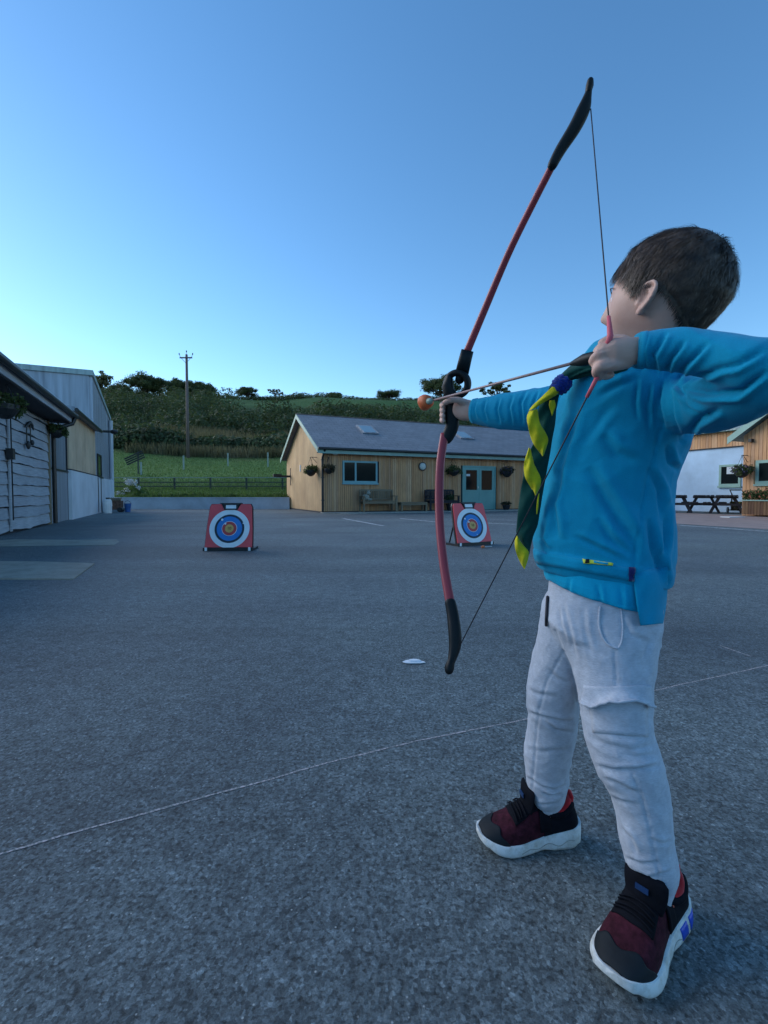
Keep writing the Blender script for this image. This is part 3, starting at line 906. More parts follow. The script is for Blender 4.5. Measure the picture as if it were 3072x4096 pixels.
# eave
Ez = 2.74
xe = xs1 + .55
a = Vector((xs0, -.50, Ez)); 
m_ = MB(); m_.add([(xs0, -.5, Ez), (xe, -.5, Ez), (xe, 6, Ez + .9), (xs0, 6, Ez + .9), (xs0, -.5, Ez + .07), (xe, -.5, Ez + .07), (xe, 6, Ez + .97), (xs0, 6, Ez + .97)],
    [(3,2,1,0),(4,5,6,7),(0,1,5,4),(1,2,6,5),(2,3,7,6),(3,0,4,7)]); m_.build('roof', M['soffit'], shed)
m_ = MB(); m_.box(xs0, xe - .01, -.48, -.455, Ez - .15, Ez - .002); m_.build('fascia', M['waney'], shed)
m_ = MB(); m_.box(xs0, xe - .02, -.453, -.0, Ez - .17, Ez - .15); m_.build('soffit', M['soffit'], shed)
m_ = MB(); m_.tube([(xs0, -.56, Ez + .02), (xe + .03, -.56, Ez + .02)], .06, 10); m_.build('gutter', M['gutter'], shed)
m_ = MB(); m_.tube([(xe - .12, -.55, Ez - .02), (xe - .15, -.5, Ez - .18), (xs1 + .2, -.14, Ez - .36), (xs1 + .18, -.12, Ez - .5), (xs1 + .18, -.12, .02)], .05, 10); m_.build('downpipe', M['gutter'], shed)
# metal bird ornament and lamp
e_x, e_z = Lp(100, 1715)
m_ = MB()
m_.tube([(e_x - .30, -.07, e_z + .0), (e_x - .12, -.09, e_z + .10), (e_x, -.09, e_z + .13), (e_x + .12, -.09, e_z + .10), (e_x + .34, -.07, e_z + .02)], [.012, .035, .04, .035, .012], 8)
m_.tube([(e_x - .22, -.08, e_z + .04), (e_x - .24, -.08, e_z - .30)], .012, 6); m_.tube([(e_x + .05, -.08, e_z + .10), (e_x + .05, -.08, e_z - .25)], .012, 6)
m_.ball((e_x - .22, -.1, e_z - .36), (.07, .04, .09), 8); m_.ball((e_x + .08, -.1, e_z - .28), (.06, .04, .06), 8)
m_.build('iron_hooks', M['blackmetal'], shed)
m_ = MB(); lx, lz = Lp(14, 1815); m_.box(lx - .07, lx + .07, -.16, -.05, lz - .1, lz + .1); m_.build('wall_lamp', M['blackmetal'], shed)

basket('green fern basket under the shed eave at the left edge of the picture', 18, 1618, LO, LA, .28, M['leaf_basket'], None, .30, 8, 1)
basket('green basket at the shed corner by the black downpipe', 228, 1722, LO, LA, .22, M['leaf_basket'], None, .22, 9, 1)

# lean-to of sheet metal + tan store
lean = lthing('sheet_metal_lean_to', 'narrow corrugated metal lean-to between the board shed and the tan store', 'shed')
x0_, x1_ = xs1 + .13, Lp(272, 2000)[0]
m_ = MB(); m_.box(x0_, x1_, 0, 5, 0, 1.38); m_.build('lower_wall', M['tin'], lean)
m_ = MB(); m_.box(x0_, x1_, .03, 5, 1.43, 2.95); m_.build('upper_wall', M['tin2'], lean)
m_ = MB(); m_.box(x0_, x1_, -.03, 5, 1.381, 1.429); m_.build('flashing', M['gutter'], lean)
store = lthing('tan_store', 'store with tan vertical boards above a white lower wall', 'shed')
x2_ = Lp(380, 2000)[0]
m_ = MB(); wall_boards(m_, x1_ + .005, x2_, 1.50, lambda x: 3.22, -.05, -.01, .28, (), .006, .004); m_.build('board_cladding', M['tanboard'], store)
m_ = MB(); m_.box(x1_ + .005, x2_, -.009, 5, 0, 3.22); m_.build('wall_core', M['soffit'], store)
m_ = MB(); m_.box(x1_ + .005, x2_, -.10, -.01, 0, 1.46); m_.build('lower_wall', M['whitepanel'], store)
m_ = MB(); m_.box(x1_ + .005, x2_, -.115, -.05, 1.462, 1.49); m_.build('drip_rail', M['soffit'], store)
m_ = MB(); m_.add([(x1_, -.22, 3.20), (x2_ + .05, -.22, 3.20), (x2_ + .05, 5, 3.9), (x1_, 5, 3.9), (x1_, -.22, 3.32), (x2_ + .05, -.22, 3.32), (x2_ + .05, 5, 4.02), (x1_, 5, 4.02)],
    [(3,2,1,0),(4,5,6,7),(0,1,5,4),(1,2,6,5),(2,3,7,6),(3,0,4,7)]); m_.build('roof', M['tin2'], store)
m_ = MB(); m_.tube([(x1_, -.27, 3.23), (x2_ + .06, -.27, 3.23)], .06, 8); m_.build('gutter', M['gutter'], store)

barn = lthing('metal_barn', 'tall grey-blue corrugated barn rising behind the tan store', 'barn')
x3_ = Lp(446, 2000)[0]
bz1, bz2 = Lp(380, 1520)[1], Lp(446, 1690)[1]
xb0 = x2_ + .012
def slab(name, mat, pts, d): q_ = MB(); q_.prism(pts, d); return q_.build(name, mat, barn)
slab('side_wall', M['tin'], [(xb0, .0, 1.47), (x3_, .0, 1.47), (x3_, .0, bz2), (xb0, .0, bz1)], (0, .1, 0))
slab('lower_wall', M['whitepanel'], [(xb0, -.08, 0), (x3_, -.08, 0), (x3_, -.08, 1.44), (xb0, -.08, 1.44)], (0, .18, 0))
fm_ = MB(); fm_.box(xb0 - .08, xb0, .10, 3.9, 0, bz1); fm_.build('front_wall', M['tin'], barn)
fm_ = MB(); fm_.box(xb0 - .095, xb0, 3.9, 16, 0, bz1 - .0); 
for i in range(34): fm_.box(xb0 - .13, xb0 - .095, 4.0 + i * .36, 4.14 + i * .36, 0, bz1 - .25)
fm_.build('front_cladding', M['tin2'], barn)
fm_ = MB(); fm_.add([(xb0 - .15, -.05, bz1), (x3_ + .05, -.05, bz2), (x3_ + .05, 16, bz2), (xb0 - .15, 16, bz1), (xb0 - .15, -.05, bz1 + .2), (x3_ + .05, -.05, bz2 + .16), (x3_ + .05, 16, bz2 + .16), (xb0 - .15, 16, bz1 + .2)],
    [(3,2,1,0),(4,5,6,7),(0,1,5,4),(1,2,6,5),(2,3,7,6),(3,0,4,7)]); fm_.build('roof', M['paleroof'], barn)
fm_ = MB(); fm_.box(x3_ - .04, x3_ + .06, -.12, .1, 0, bz2); fm_.build('corner_trim', M['whitepanel'], barn)
fm_ = MB(); fm_.tube([(x3_ - .75, -.06, bz2 - .1), (x3_ - .75, -.06, 1.5)], .045, 8); fm_.build('downpipe', M['tin2'], barn)
wxa, wza = Lp(389, 1905); wxb, wzb = Lp(402, 1822)
window(barn, wxa, wxb, wza, wzb, [], M['gutter'], .06, True, -.02)
fm_ = MB(); lx, lz = Lp(403, 1725); fm_.box(lx - .1, lx + .1, -.5, .0, lz - .04, lz + .04); fm_.ball((lx, -.5, lz), (.16, .16, .10), 8); fm_.build('yard_lamp', M['blackmetal'], barn)
for px in (384, 396):
    fm_ = MB(); dx_, _ = Lp(px, 2000); fm_.box(dx_ - .03, dx_ + .03, -.10, -.081, .02, 1.43); fm_.build('door_edge', M['gutter'], barn)
# clutter at the barn corner
p = G(431, 2054); e = thing('white_drum', 'small white plastic drum standing at the foot of the barn wall', 'drum', (p.x, p.y, 0))
m_ = MB(); m_.rings([[Vector((math.cos(k*math.pi/8)*r, math.sin(k*math.pi/8)*r, z)) for k in range(16)] for z, r in ((0, .13), (.03, .15), (.28, .155), (.30, .165), (.5, .15), (.56, .10))]); m_.build('body', M['white'], e, False)
m_ = MB(); m_.tube([(0, 0, .561), (0, 0, .62)], .06, 12); m_.build('cap', M['gutter'], e)
p = G(458, 2048); e = thing('log_basket', 'rusty brown box of offcuts beside the white drum', 'box', (p.x, p.y, 0), .3)
m_ = MB(); m_.box(-.30, .30, -.22, .22, .10, .48); m_.build('crate', simple('rusty_brown', (.13, .07, .05), .85, .4, 12), e)
m_ = MB(); m_.tube([(-.25, -.24, .1), (-.25, .24, .1)], .1, 14); m_.tube([(.25, -.24, .1), (.25, .24, .1)], .1, 14); m_.build('wheel', M['blackmetal'], e)
m_ = MB()
for i in range(6): m_.tube([(-.22 + i*.09, -.15, .485), (-.2 + i*.085, .1, .57)], .045, 8)
m_.build('offcuts', M['oldwood'], e)
e = thing('blue_bucket', 'small blue bucket at the right of the rusty box', 'bucket', (p.x + .48, p.y + .15, 0))
m_ = MB(); m_.rings([[Vector((math.cos(k*math.pi/8)*r, math.sin(k*math.pi/8)*r, z)) for k in range(16)] for z, r in ((0, .10), (.34, .14), (.36, .15), (.36, .13), (.06, .09))]); m_.build('pail', simple('blue_plastic', (.03, .12, .35), .4), e)
m_ = MB(); m_.tube([(-.14, 0, .34), (-.10, 0, .44), (0, 0, .48), (.10, 0, .44), (.14, 0, .34)], .008, 6); m_.build('handle', M['blackmetal'], e)

# ------------------------------------------------------------------ right-hand building
RAz = math.atan2(-.915, .403)                   # local +x toward camera along the frontage, yard side is local -y?
def rthing(name, label, cat, O): return thing(name, label, cat, (O.x, O.y, 0), RAz)
WO = Vector((14.7, 19.5))
# local: x toward the camera/right, local +y = rotate left = (.915,.403) -> away from the yard
cot = rthing('white_cottage_wing', 'white rendered wing with a timber band behind the picnic tables', 'building', WO)
zA = 2.70; zB = 3.38
def Rp(px, py, O): return onplane(px, py, O, RAz)
wa, wz1_ = Rp(2879, 1860, WO); wb, _ = Rp(2966, 1860, WO); _, wz0_ = Rp(2900, 1944, WO)
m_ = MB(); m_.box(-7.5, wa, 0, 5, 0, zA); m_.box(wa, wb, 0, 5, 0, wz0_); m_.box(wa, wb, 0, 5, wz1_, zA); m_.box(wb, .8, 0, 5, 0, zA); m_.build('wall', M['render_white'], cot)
m_ = MB(); wall_boards(m_, -7.5, .8, zA + .05, lambda x: zB, -.03, 0, .12, (), .012, .005); m_.build('timber_band', M['larch'], cot)
m_ = MB(); m_.box(-7.5, .8, -.05, .0, zA + .001, zA + .048); m_.box(-7.5, .8, .0, 5, zA + .001, zB); m_.build('drip_board', M['soffit'], cot)
wo = window(cot, wa, wb, wz0_, wz1_, [], M['sage'], .09, True, -.02)
m_ = MB(); m_.box(wa + .3, wb - .1, -.028, -.022, (wz0_ + wz1_) / 2 + .05, wz1_ - .1); m_.build('blind', M['blind'], wo)
m_ = MB(); m_.add([(-7.8, -.3, zB), (3.0, -.3, zB), (3.0, 3.5, zB + 2.6), (-7.8, 3.5, zB + 2.6), (-7.8, -.3, zB + .08), (3.0, -.3, zB + .08), (3.0, 3.5, zB + 2.68), (-7.8, 3.5, zB + 2.68)],
    [(3,2,1,0),(4,5,6,7),(0,1,5,4),(1,2,6,5),(2,3,7,6),(3,0,4,7)]); m_.build('roof', M['paleroof'], cot)
GO = Vector((12.6, 16.7))
gab = rthing('timber_gable', 'timber-clad gable building with pale green bargeboards at the right edge', 'building', GO)
gw = 5.2; ge = 2.78; gr = 4.6
gtop = lambda x: ge + (gr - ge) * (1 - abs(x - gw/2) / (gw/2))
ga0, gz1_ = Rp(3026, 1842, GO); _, gz0_ = Rp(3040, 1936, GO)
m_ = MB(); wall_boards(m_, 0, gw, .02, gtop, -.03, 0, .12, [(ga0, ga0 + 1.3, gz0_, gz1_)], .012, .005); m_.build('cladding', M['larch'], gab)
m_ = MB(); m_.prism([(0, .002, 0), (gw, .002, 0), (gw, .002, ge), (gw/2, .002, gr), (0, .002, ge)], (0, 3.0, 0)); m_.build('wall_core', M['larch2'], gab)
window(gab, ga0, ga0 + 1.3, gz0_, gz1_, [ga0 + .75], M['sage'], .1, True, -.02)
for sg in (-1, 1):
    x_e = -.35 if sg < 0 else gw + .35; z_e = ge - .35 * (gr - ge) / (gw/2)
    m_ = MB(); a = Vector((x_e, -.36, z_e - .02)); b = Vector((gw/2, -.36, gr + .02))
    m_.prism([a, b, b + Vector((0, 0, .24)), a + Vector((0, 0, .24))], (0, .03, 0)); m_.build('bargeboard', M['sage'], gab)
    m_ = MB(); a = Vector((x_e, -.33, z_e + .1)); b = Vector((gw/2, -.33, gr + .14))
    m_.prism([a, b, b + Vector((0, 0, .08)), a + Vector((0, 0, .08))], (0, 3.6, 0)); m_.build('roof', M['paleroof'], gab)
m_ = MB(); lx, lz = Rp(3011, 1763, GO); m_.box(lx - .05, lx + .05, -.18, -.031, lz - .05, lz + .06); m_.build('wall_lamp', M['blackmetal'], gab)
basket('basket with purple flowers hanging at the corner of the timber gable', 2967, 1882, GO, RAz, .30, M['leaf_basket'], M['flower_purple'], .35, 12, 1)
# planter box with rail
p = G(2972, 2060)
e = thing('planter_box', 'slatted wooden planter box with orange flowers and a pale rail at the right edge', 'planter', (12.22, 16.2, 0), RAz)
m_ = MB()
wall_boards(m_, 0, 2.2, .06, lambda x: .52, 0, .03, .09, (), .012, .003); wall_boards(m_, 0, .4, .06, lambda x: .52, 0, .03, .09, (), .012, .003, 'y')
m_.box(.03, 2.2, .031, .4, .06, .44); m_.build('box', M['deckwood'], e)
m_ = MB(); m_.box(-.03, 2.23, -.04, .44, .525, .56); m_.build('rail', M['sage'], e)
rng = np.random.default_rng(5)
pr = np.concatenate([blobpts((x, .2, .72), (.2, .2, .2), 260, rng, .2) for x in (.1, .35, .6, .85, 1.2, 1.5)])
quadmesh('foliage', cards(pr, .045, rng), M['leaf_basket'], e)
pr = np.concatenate([blobpts((x, .16, .72), (.2, .22, .2), 45, rng, .8) for x in (.1, .35, .6, .85)])
quadmesh('flowers', cards(pr, .035, rng), M['flower_mix'], e)['kind'] = 'stuff'
# red paving apron
pts = gp((2380, 2052), (2700, 2051), (2975, 2061), (3500, 2084), (3500, 2160), (3072, 2118), (2690, 2094), (2380, 2080))
tag(sheet('paving', pts, .004, M['paving']), kind='structure')
# picnic tables
def picnic(label, px, D, rz):
    X = (px - 1536) / F * D
    e = thing('picnic_table', label, 'picnic table', (X, D, .0), rz, 'picnic tables by the white wall')
    m_ = MB()
    for i in range(5): m_.box(-.34 + i*.14, -.34 + i*.14 + .125, -.75, .75, .68, .72)
    m_.build('table_top', M['darkwood'], e)
    for sx in (-1, 1):
        m_ = MB()
        for i in range(2): m_.box(sx*.62 - .13 + i*.135, sx*.62 - .13 + i*.135 + .12, -.75, .75, .40, .44)
        m_.build('bench_seat', M['darkwood'], e)
    for sy in (-.5, .5):
        for sx in (-1, 1):
            m_ = MB(); a = Vector((sx*.52, sy, 0)); b = Vector((sx*.22, sy, .66))
            m_.prism([a + Vector((-.05,0,0)), a + Vector((.05,0,0)), b + Vector((.05,0,0)), b + Vector((-.05,0,0))], (0, .045, 0)); m_.build('leg', M['darkwood'], e)
        m_ = MB(); m_.box(-.74, .74, sy - .045, sy - .002, .31, .395); m_.box(-.36, .36, sy - .045, sy - .002, .59, .675); m_.build('crossbeam', M['darkwood'], e)
    return e
picnic('dark picnic table partly hidden behind the hem of the blue sweatshirt', 2705, 19.6, -.60)
picnic('dark picnic table in the middle, in front of the blank white wall', 2815, 19.3, -.60)
picnic('dark picnic table under the cottage window', 2905, 18.6, -.60)
p = G(2944, 2052)
e = thing('garden_trolley', 'black garden trolley carrying a yellow tub beside the planter', 'trolley', (p.x, p.y, 0), -.4)
m_ = MB(); m_.tube([(-.2,-.2,.1),(-.2,-.2,.75),(-.2,.1,.92),(.2,.1,.92),(.2,-.2,.75),(.2,-.2,.1)], .025, 8); m_.box(-.24,.24,-.24,.2,.10,.14); m_.build('frame', M['blackmetal'], e)
m_ = MB(); m_.rings([[Vector((math.cos(k*math.pi/10)*r, math.sin(k*math.pi/10)*r*.9, z)) for k in range(20)] for z, r in ((.141, .16), (.36, .2))]); m_.build('tub', simple('beige_tub', (.22,.22,.16), .5), e)
m_ = MB(); m_.rings([[Vector((math.cos(k*math.pi/10)*r, math.sin(k*math.pi/10)*r*.9, z)) for k in range(20)] for z, r in ((.361, .22), (.46, .21))]); m_.build('lid', simple('yellow_lid', (.5,.5,.12), .5), e)
for sx in (-1, 1):
    m_ = MB(); m_.tube([(sx*.27,-.05,.12),(sx*.31,-.05,.12)], .12, 16); m_.build('wheel', M['gutter'], e)
p = G(2930, 2070)
m_ = MB(); m_.box(-.30, .30, -.17, .17, .0, .02, Matrix.Rotation(.2, 4, 'Z')); o = m_.build('white_board', M['white']); o.location = (p.x, p.y, .006)
tag(o, 'flat white board lying on the red paving by the trolley', 'board')

# ------------------------------------------------------------------ archery targets
M['target_red'] = simple('red_plastic', (.74, .075, .085), .45, .12, 3)
M['t_white'] = simple('target_white', (.74, .80, .83), .6, .06)
M['t_black'] = simple('target_black', (.012, .03, .05), .6, .1)
M['t_blue'] = simple('target_blue', (.02, .20, .55), .6, .1)
M['t_red'] = simple('target_ring_red', (.50, .06, .06), .6, .1)
M['t_yellow'] = simple('target_yellow', (.62, .38, .12), .6, .1)
def target(label, loc, rz, dmg):
    e = thing('archery_target', label, 'archery target', loc, rz, 'freestanding archery targets')
    lean_ = R(17)
    T = Matrix.Rotation(-lean_, 4, 'X')           # leans back (+y)
    def tp(x, z, y=0): return T @ Vector((x, y, z))
    z0, z1 = .05, .64
    out = [(-.305, z0), (.305, z0), (.297, .30), (.275, .60), (.258, z1 - .005), (.13, z1), (.105, z1 - .05), (.085, z1 - .085), (-.085, z1 - .085), (-.105, z1 - .05), (-.13, z1), (-.258, z1 - .005), (-.275, .60), (-.297, .30)]
    m_ = MB(); m_.prism([tp(x, z, 0) for x, z in out], T.to_3x3() @ Vector((0, .022, 0))); m_.build('panel', M['target_red'], e)
    fr2 = MB()
    out2 = [(-.315, z0 - .02), (.315, z0 - .02), (.307, .30), (.286, .605), (.266, z1 + .008), (-.266, z1 + .008), (-.286, .605), (-.307, .30)]
    fr2.prism([tp(x, z, .0225) for x, z in out2[:1] + out2[1:]], T.to_3x3() @ Vector((0, .03, 0)))
    fr2.build('backing', M['blackmetal'], e)
    hd = MB()
    hd.prism([tp(x, z, -.012) for x, z in ((-.15, z1 + .012), (.15, z1 + .012), (.10, z1 - .012), (-.10, z1 - .012))], T.to_3x3() @ Vector((0, .034, 0)))
    for sx in (-1, 1): hd.prism([tp(sx*x, z, -.012) for x, z in ((.10, z1 - .013), (.085, z1 - .013), (.07, z1 - .082), (.085, z1 - .082))], T.to_3x3() @ Vector((0, .034, 0)))
    hd.prism([tp(x, z, -.012) for x, z in ((-.085, z1 - .066), (.085, z1 - .066), (.085, z1 - .083), (-.085, z1 - .083))], T.to_3x3() @ Vector((0, .034, 0)))
    hd.build('handle', M['blackmetal'], e)
    sl_ = MB(); sl_.prism([tp(x, z, -.002) for x, z in ((-.068, z1 - .014), (.068, z1 - .014), (.068, z1 - .065), (-.068, z1 - .065))], T.to_3x3() @ Vector((0, .001, 0))); sl_.build('handle_slot', M['t_white'], e)
    cz = .30; n_ = T.to_3x3() @ Vector((0, -1, 0))
    face = None
    for k, (r, mt) in enumerate(((.262, 't_white'), (.194, 't_black'), (.165, 't_blue'), (.100, 't_white'), (.094, 't_red'), (.056, 't_yellow'))):
        d_ = MB(); d_.disc(tp(0, cz, -.0005 - .0022 * k), r, n_, 56, .002)
        o = d_.build('target_face' if k == 0 else 'ring', M[mt], e if k == 0 else face)
        if k == 0: face = o
    # small notches worn in the face
    d_ = MB()
    for (x, z, s_) in dmg: d_.disc(tp(x, cz + z, -.0145), s_, n_, 7, .001)
    d_.build('worn_patch', M['t_white'], face)
    # number on the gold
    tc = bpy.data.curves.new('score', 'FONT'); tc.body = '10'; tc.size = .055; tc.extrude = .0005; tc.align_x = 'CENTER'; tc.align_y = 'CENTER'
    tob = bpy.data.objects.new('tmp_text', tc); COL.objects.link(tob)
    bpy.context.view_layer.update()
    me = bpy.data.meshes.new_from_object(tob.evaluated_get(bpy.context.evaluated_depsgraph_get()))
    bpy.data.objects.remove(tob)
    o = link('score_number', me, M['leaf_dry'], face)
    o.matrix_local = Matrix.Translation(tp(0, cz, -.0155)) @ Matrix.Rotation(R(90) - lean_, 4, 'X')
    # base bar, feet and rear strut
    b_ = MB(); b_.box(-.32, .32, -.015, .05, .0, .045); b_.build('base_bar', M['blackmetal'], e)
    for sx in (-1, 1):
        f_ = MB(); f_.box(sx*.29 - .03, sx*.29 + .03, .051, .34, .0, .03); f_.build('foot', M['blackmetal'], e)
        f_ = MB(); f_.tube([(sx*.24, .32, .02), (sx*.20, .19, .50)], .012, 6); f_.build('strut', M['blackmetal'], e)
        f_ = MB(); f_.box(sx*.28 - .015, sx*.28 + .015, -.022, -.0155, .005, .05); f_.build('clip', M['t_white'], e)
    return e
p = G(912, 2204); target('red framed archery target facing straight on, in the open yard', (p.x, p.y, 0), R(3), ((-.14, .16, .012), (-.10, .12, .016), (-.055, .065, .014), (.18, .07, .01)))
p = G(1903, 2182); target('red framed archery target turned at an angle, behind the bow', (p.x, p.y, 0), R(27), ((-.12, .10, .014), (-.06, .05, .014), (.05, -.14, .008)))
p = G(1932, 2193)
e = thing('fallen_arrow', 'small orange foam arrow tip lying on the ground by the angled target', 'arrow', (p.x, p.y, .0))
m_ = MB(); m_.ball((0, 0, .02), (.028, .022, .02), 8); m_.build('foam_tip', simple('orange_foam', (.55, .16, .06), .7), e, True)
m_ = MB(); m_.tube([(.02, .01, .018), (.16, .16, .008)], .004, 6); m_.build('shaft', M['white'], e)

# scrap of white litter, chalk line
p = G(1654, 2652)
V = []; Fc = []
outl = [(-.048, .002), (-.03, .022), (0, .030), (.02, .026), (.045, .004), (.052, -.006), (.03, -.014), (-.01, -.016), (-.035, -.012)]
m_ = MB(); m_.prism([(x, y, .001) for x, y in outl], (0, 0, .003)); m_.prism([(x*.55 + .004, y*.5 + .005, .0041) for x, y in outl], (0, 0, .006))
o = m_.build('paper_scrap', simple('white_paper', (.72, .76, .8), .8, .05)); o.location = (p.x, p.y, .002)
tag(o, 'small white scrap of paper lying on the asphalt under the bow', 'litter')
t = NT('chalk'); 
a_ = t.mix(t.ramp(t.noise(140, 4, rough=.75), [(.46, 0.0), (.56, 1.0)]), (.15, .17, .165), (.50, .44, .445))
t.col(a_); t.set(Roughness=.9); M['chalk'] = t.m
def chalk(pts, w0, seed):
    pts = [G(x, y) for x, y in pts]
    V = []; Fc = []; k = 0
    for a, b in zip(pts, pts[1:]):
        n = 26
        for i in range(n):
            p = a.lerp(b, i / n)
            d = (b - a).normalized(); nn = Vector((-d.y, d.x, 0))
            off = .003 * noise.noise(Vector((p.x * 9, p.y * 9, seed)))
            ww = w0 * (1 + .5 * noise.noise(Vector((p.x * 25, p.y * 25, seed + 3))))
            V += [tuple(p + nn * (off - ww) + Vector((0, 0, .0011))), tuple(p + nn * (off + ww) + Vector((0, 0, .0011)))]
            if k: Fc.append((2*k - 2, 2*k, 2*k + 1, 2*k - 1))
            k += 1
    me = bpy.data.meshes.new('chalk_line'); me.from_pydata(V, [], Fc)
    tag(link('chalk_line', me, M['chalk']), kind='structure')
chalk([(-300, 3504), (0, 3418), (250, 3342), (500, 3277), (760, 3204), (1037, 3130), (1300, 3054), (1667, 2965), (2110, 2876), (2630, 2760), (3072, 2662), (3500, 2590)], .0032, 1)
chalk([(2880, 2583), (3010, 2628)], .004, 2)

# ================================================================== the archer
CAM = Vector((0, 0, H))
def loft(mb, spec, n=28, ex=2.0, scale=1.0, dscale=None, round_ends=True, cap=True):
    """spec rows: (px, py, D, half width in px as seen, half depth in m)"""
    C = [P(a[0], a[1], a[2]) for a in spec]
    rings = []; info = []
    for i, a in enumerate(spec):
        c = C[i]
        t = (C[min(i+1, len(C)-1)] - C[max(i-1, 0)]).normalized()
        vd = (c - CAM).normalized()
        sd = t.cross(vd).normalized(); dp = sd.cross(t).normalized()
        q0 = proj(c - sd * .0005); q1 = proj(c + sd * .0005)
        mpp = .001 / math.hypot(q1[0]-q0[0], q1[1]-q0[1])
        info.append((c, sd, dp, a[3] * mpp * scale, a[4] * (dscale or scale), t))
    if round_ends in (True, 'start'):
        c, sd, dp, a_, b_, t = info[0]; m_ = min(a_, b_)
        pre = [(c - t * m_ * math.sin(w_), sd, dp, a_ * math.cos(w_), b_ * math.cos(w_), t) for w_ in (R(78), R(52), R(26))]
        info = pre + info
    if round_ends in (True, 'end'):
        c, sd, dp, a_, b_, t = info[-1]; m_ = min(a_, b_)
        post = [(c + t * m_ * math.sin(w_), sd, dp, a_ * math.cos(w_), b_ * math.cos(w_), t) for w_ in (R(26), R(52), R(78))]
        info = info + post
    for c, sd, dp, a_, b_, t in info:
        ring = []
        for k in range(n):
            w_ = 2 * math.pi * k / n
            cc, ss = math.cos(w_), math.sin(w_)
            f = 2 / ex
            ring.append(c + sd * (a_ * math.copysign(abs(cc) ** f, cc)) + dp * (b_ * math.copysign(abs(ss) ** f, ss)))
        rings.append(ring)
    mb.rings(rings, cap)

def remesh(mb, vox, sm=3):
    me = mb.mesh('tmp'); bm = bmesh.new(); bm.from_mesh(me)
    bmesh.ops.recalc_face_normals(bm, faces=bm.faces); bm.to_mesh(me); bm.free()
    o = bpy.data.objects.new('tmp', me); COL.objects.link(o)
    r = o.modifiers.new('r', 'REMESH'); r.mode = 'VOXEL'; r.voxel_size = vox; r.adaptivity = 0
    if sm:
        s_ = o.modifiers.new('s', 'SMOOTH'); s_.factor = .5; s_.iterations = sm
    bpy.context.view_layer.update()
    out = bpy.data.meshes.new_from_object(o.evaluated_get(bpy.context.evaluated_depsgraph_get()))
    bpy.data.objects.remove(o); bpy.data.meshes.remove(me)
    return out
def getco(me):
    a = np.empty(len(me.vertices) * 3, dtype=np.float64); me.vertices.foreach_get('co', a); return a.reshape(-1, 3)
def getno(me):
    me.update()
    a = np.empty(len(me.vertices) * 3, dtype=np.float32); me.vertex_normals.foreach_get('vector', a); return a.reshape(-1, 3).astype(float)
def setco(me, a):
    me.vertices.foreach_set('co', a.astype(np.float32).ravel()); me.update()
def projn(a):
    X, Y, Z = a[:, 0], a[:, 1], a[:, 2] - H
    dep = Y * math.cos(TH) - Z * math.sin(TH); up = Y * math.sin(TH) + Z * math.cos(TH)
    return np.stack([1536 + F * X / dep, 2048 - F * up / dep], 1)
def smooth01(x): x = np.clip(x, 0, 1); return x * x * (3 - 2 * x)
class Folds:
    """cloth folds: valleys and ridges pressed into the side of the cloth where they lie"""
    def __init__(s, me):
        s.me = me; s.co = getco(me); s.no = getno(me); s.px = projn(s.co)
        v = np.array(CAM) - s.co; v /= np.linalg.norm(v, axis=1)[:, None]
        s.front = smooth01((s.no * v).sum(1) / .35)
        s.d = np.zeros(len(s.co))
    def line(s, pts, amp, w, kind='fold'):
        best = np.full(len(s.co), 1e9); tt = np.zeros(len(s.co)); L = 0
        segs = list(zip(pts, pts[1:])); tot = sum(math.dist(a, b) for a, b in segs)
        sgn = np.zeros(len(s.co))
        for a, b in segs:
            a = np.array(a, float); b = np.array(b, float); d = b - a; l = np.linalg.norm(d)
            u = np.clip(((s.px - a) @ d) / l**2, 0, 1)
            q_ = s.px - (a + u[:, None] * d); dist = np.linalg.norm(q_, axis=1)
            m_ = dist < best
            best[m_] = dist[m_]; tt[m_] = ((L + u * l) / tot)[m_]
            sgn[m_] = np.sign(q_[:, 0] * d[1] - q_[:, 1] * d[0])[m_]
            L += l
        e = np.sin(np.clip(tt, 0.0, 1.0) * math.pi) ** .6 if kind != 'seam' else 1.0
        x = best / w
        if kind == 'fold': f = -np.exp(-(x * 1.7) ** 2) + .75 * np.exp(-((x - 1.05) * 1.5) ** 2) * (.5 + .5 * np.tanh(sgn * x * 3))
        elif kind == 'ridge': f = np.exp(-x * x)
        elif kind == 'seam': f = -np.exp(-x * x)
        else: f = -np.exp(-x * x)
        s.d += amp * f * e * s.front
    def noise(s, sc, amp, stretch=(1, 1, 1)):
        st = Vector(stretch)
        s.d += amp * np.array([noise.noise(Vector((c[0]*sc*st.x, c[1]*sc*st.y, c[2]*sc*st.z))) for c in s.co])
    def crumple(s, sc, amp, stretch=(1, 1, 1)):
        r_ = []
        for c in s.co:
            q_ = Vector((c[0]*sc*stretch[0], c[1]*sc*stretch[1], c[2]*sc*stretch[2])); q_ = q_ + noise.noise_vector(q_ * .6) * .6
            r_.append((1 - abs(noise.noise(q_)) * 2.2) ** 3)
        s.d += amp * np.array(r_)
    def apply(s):
        setco(s.me, s.co + s.no * s.d[:, None])
def bvh_of(me): return BVHTree.FromPolygons([v.co[:] for v in me.vertices], [p.vertices[:] for p in me.polygons])
def hit(bvh, px, py):
    d = (P(px, py, 1.0) - CAM).normalized()
    loc, nn, idx, dist = bvh.ray_cast(CAM, d)
    if loc is None: return None
    if nn.dot(d) > 0: nn = -nn
    return loc, nn
def dense(pts, step=8):
    out = []
    for a, b in zip(pts, pts[1:]):
        n = max(1, int(math.dist(a, b) / step))
        out += [(a[0] + (b[0]-a[0])*i/n, a[1] + (b[1]-a[1])*i/n) for i in range(n)]
    return out + [pts[-1]]
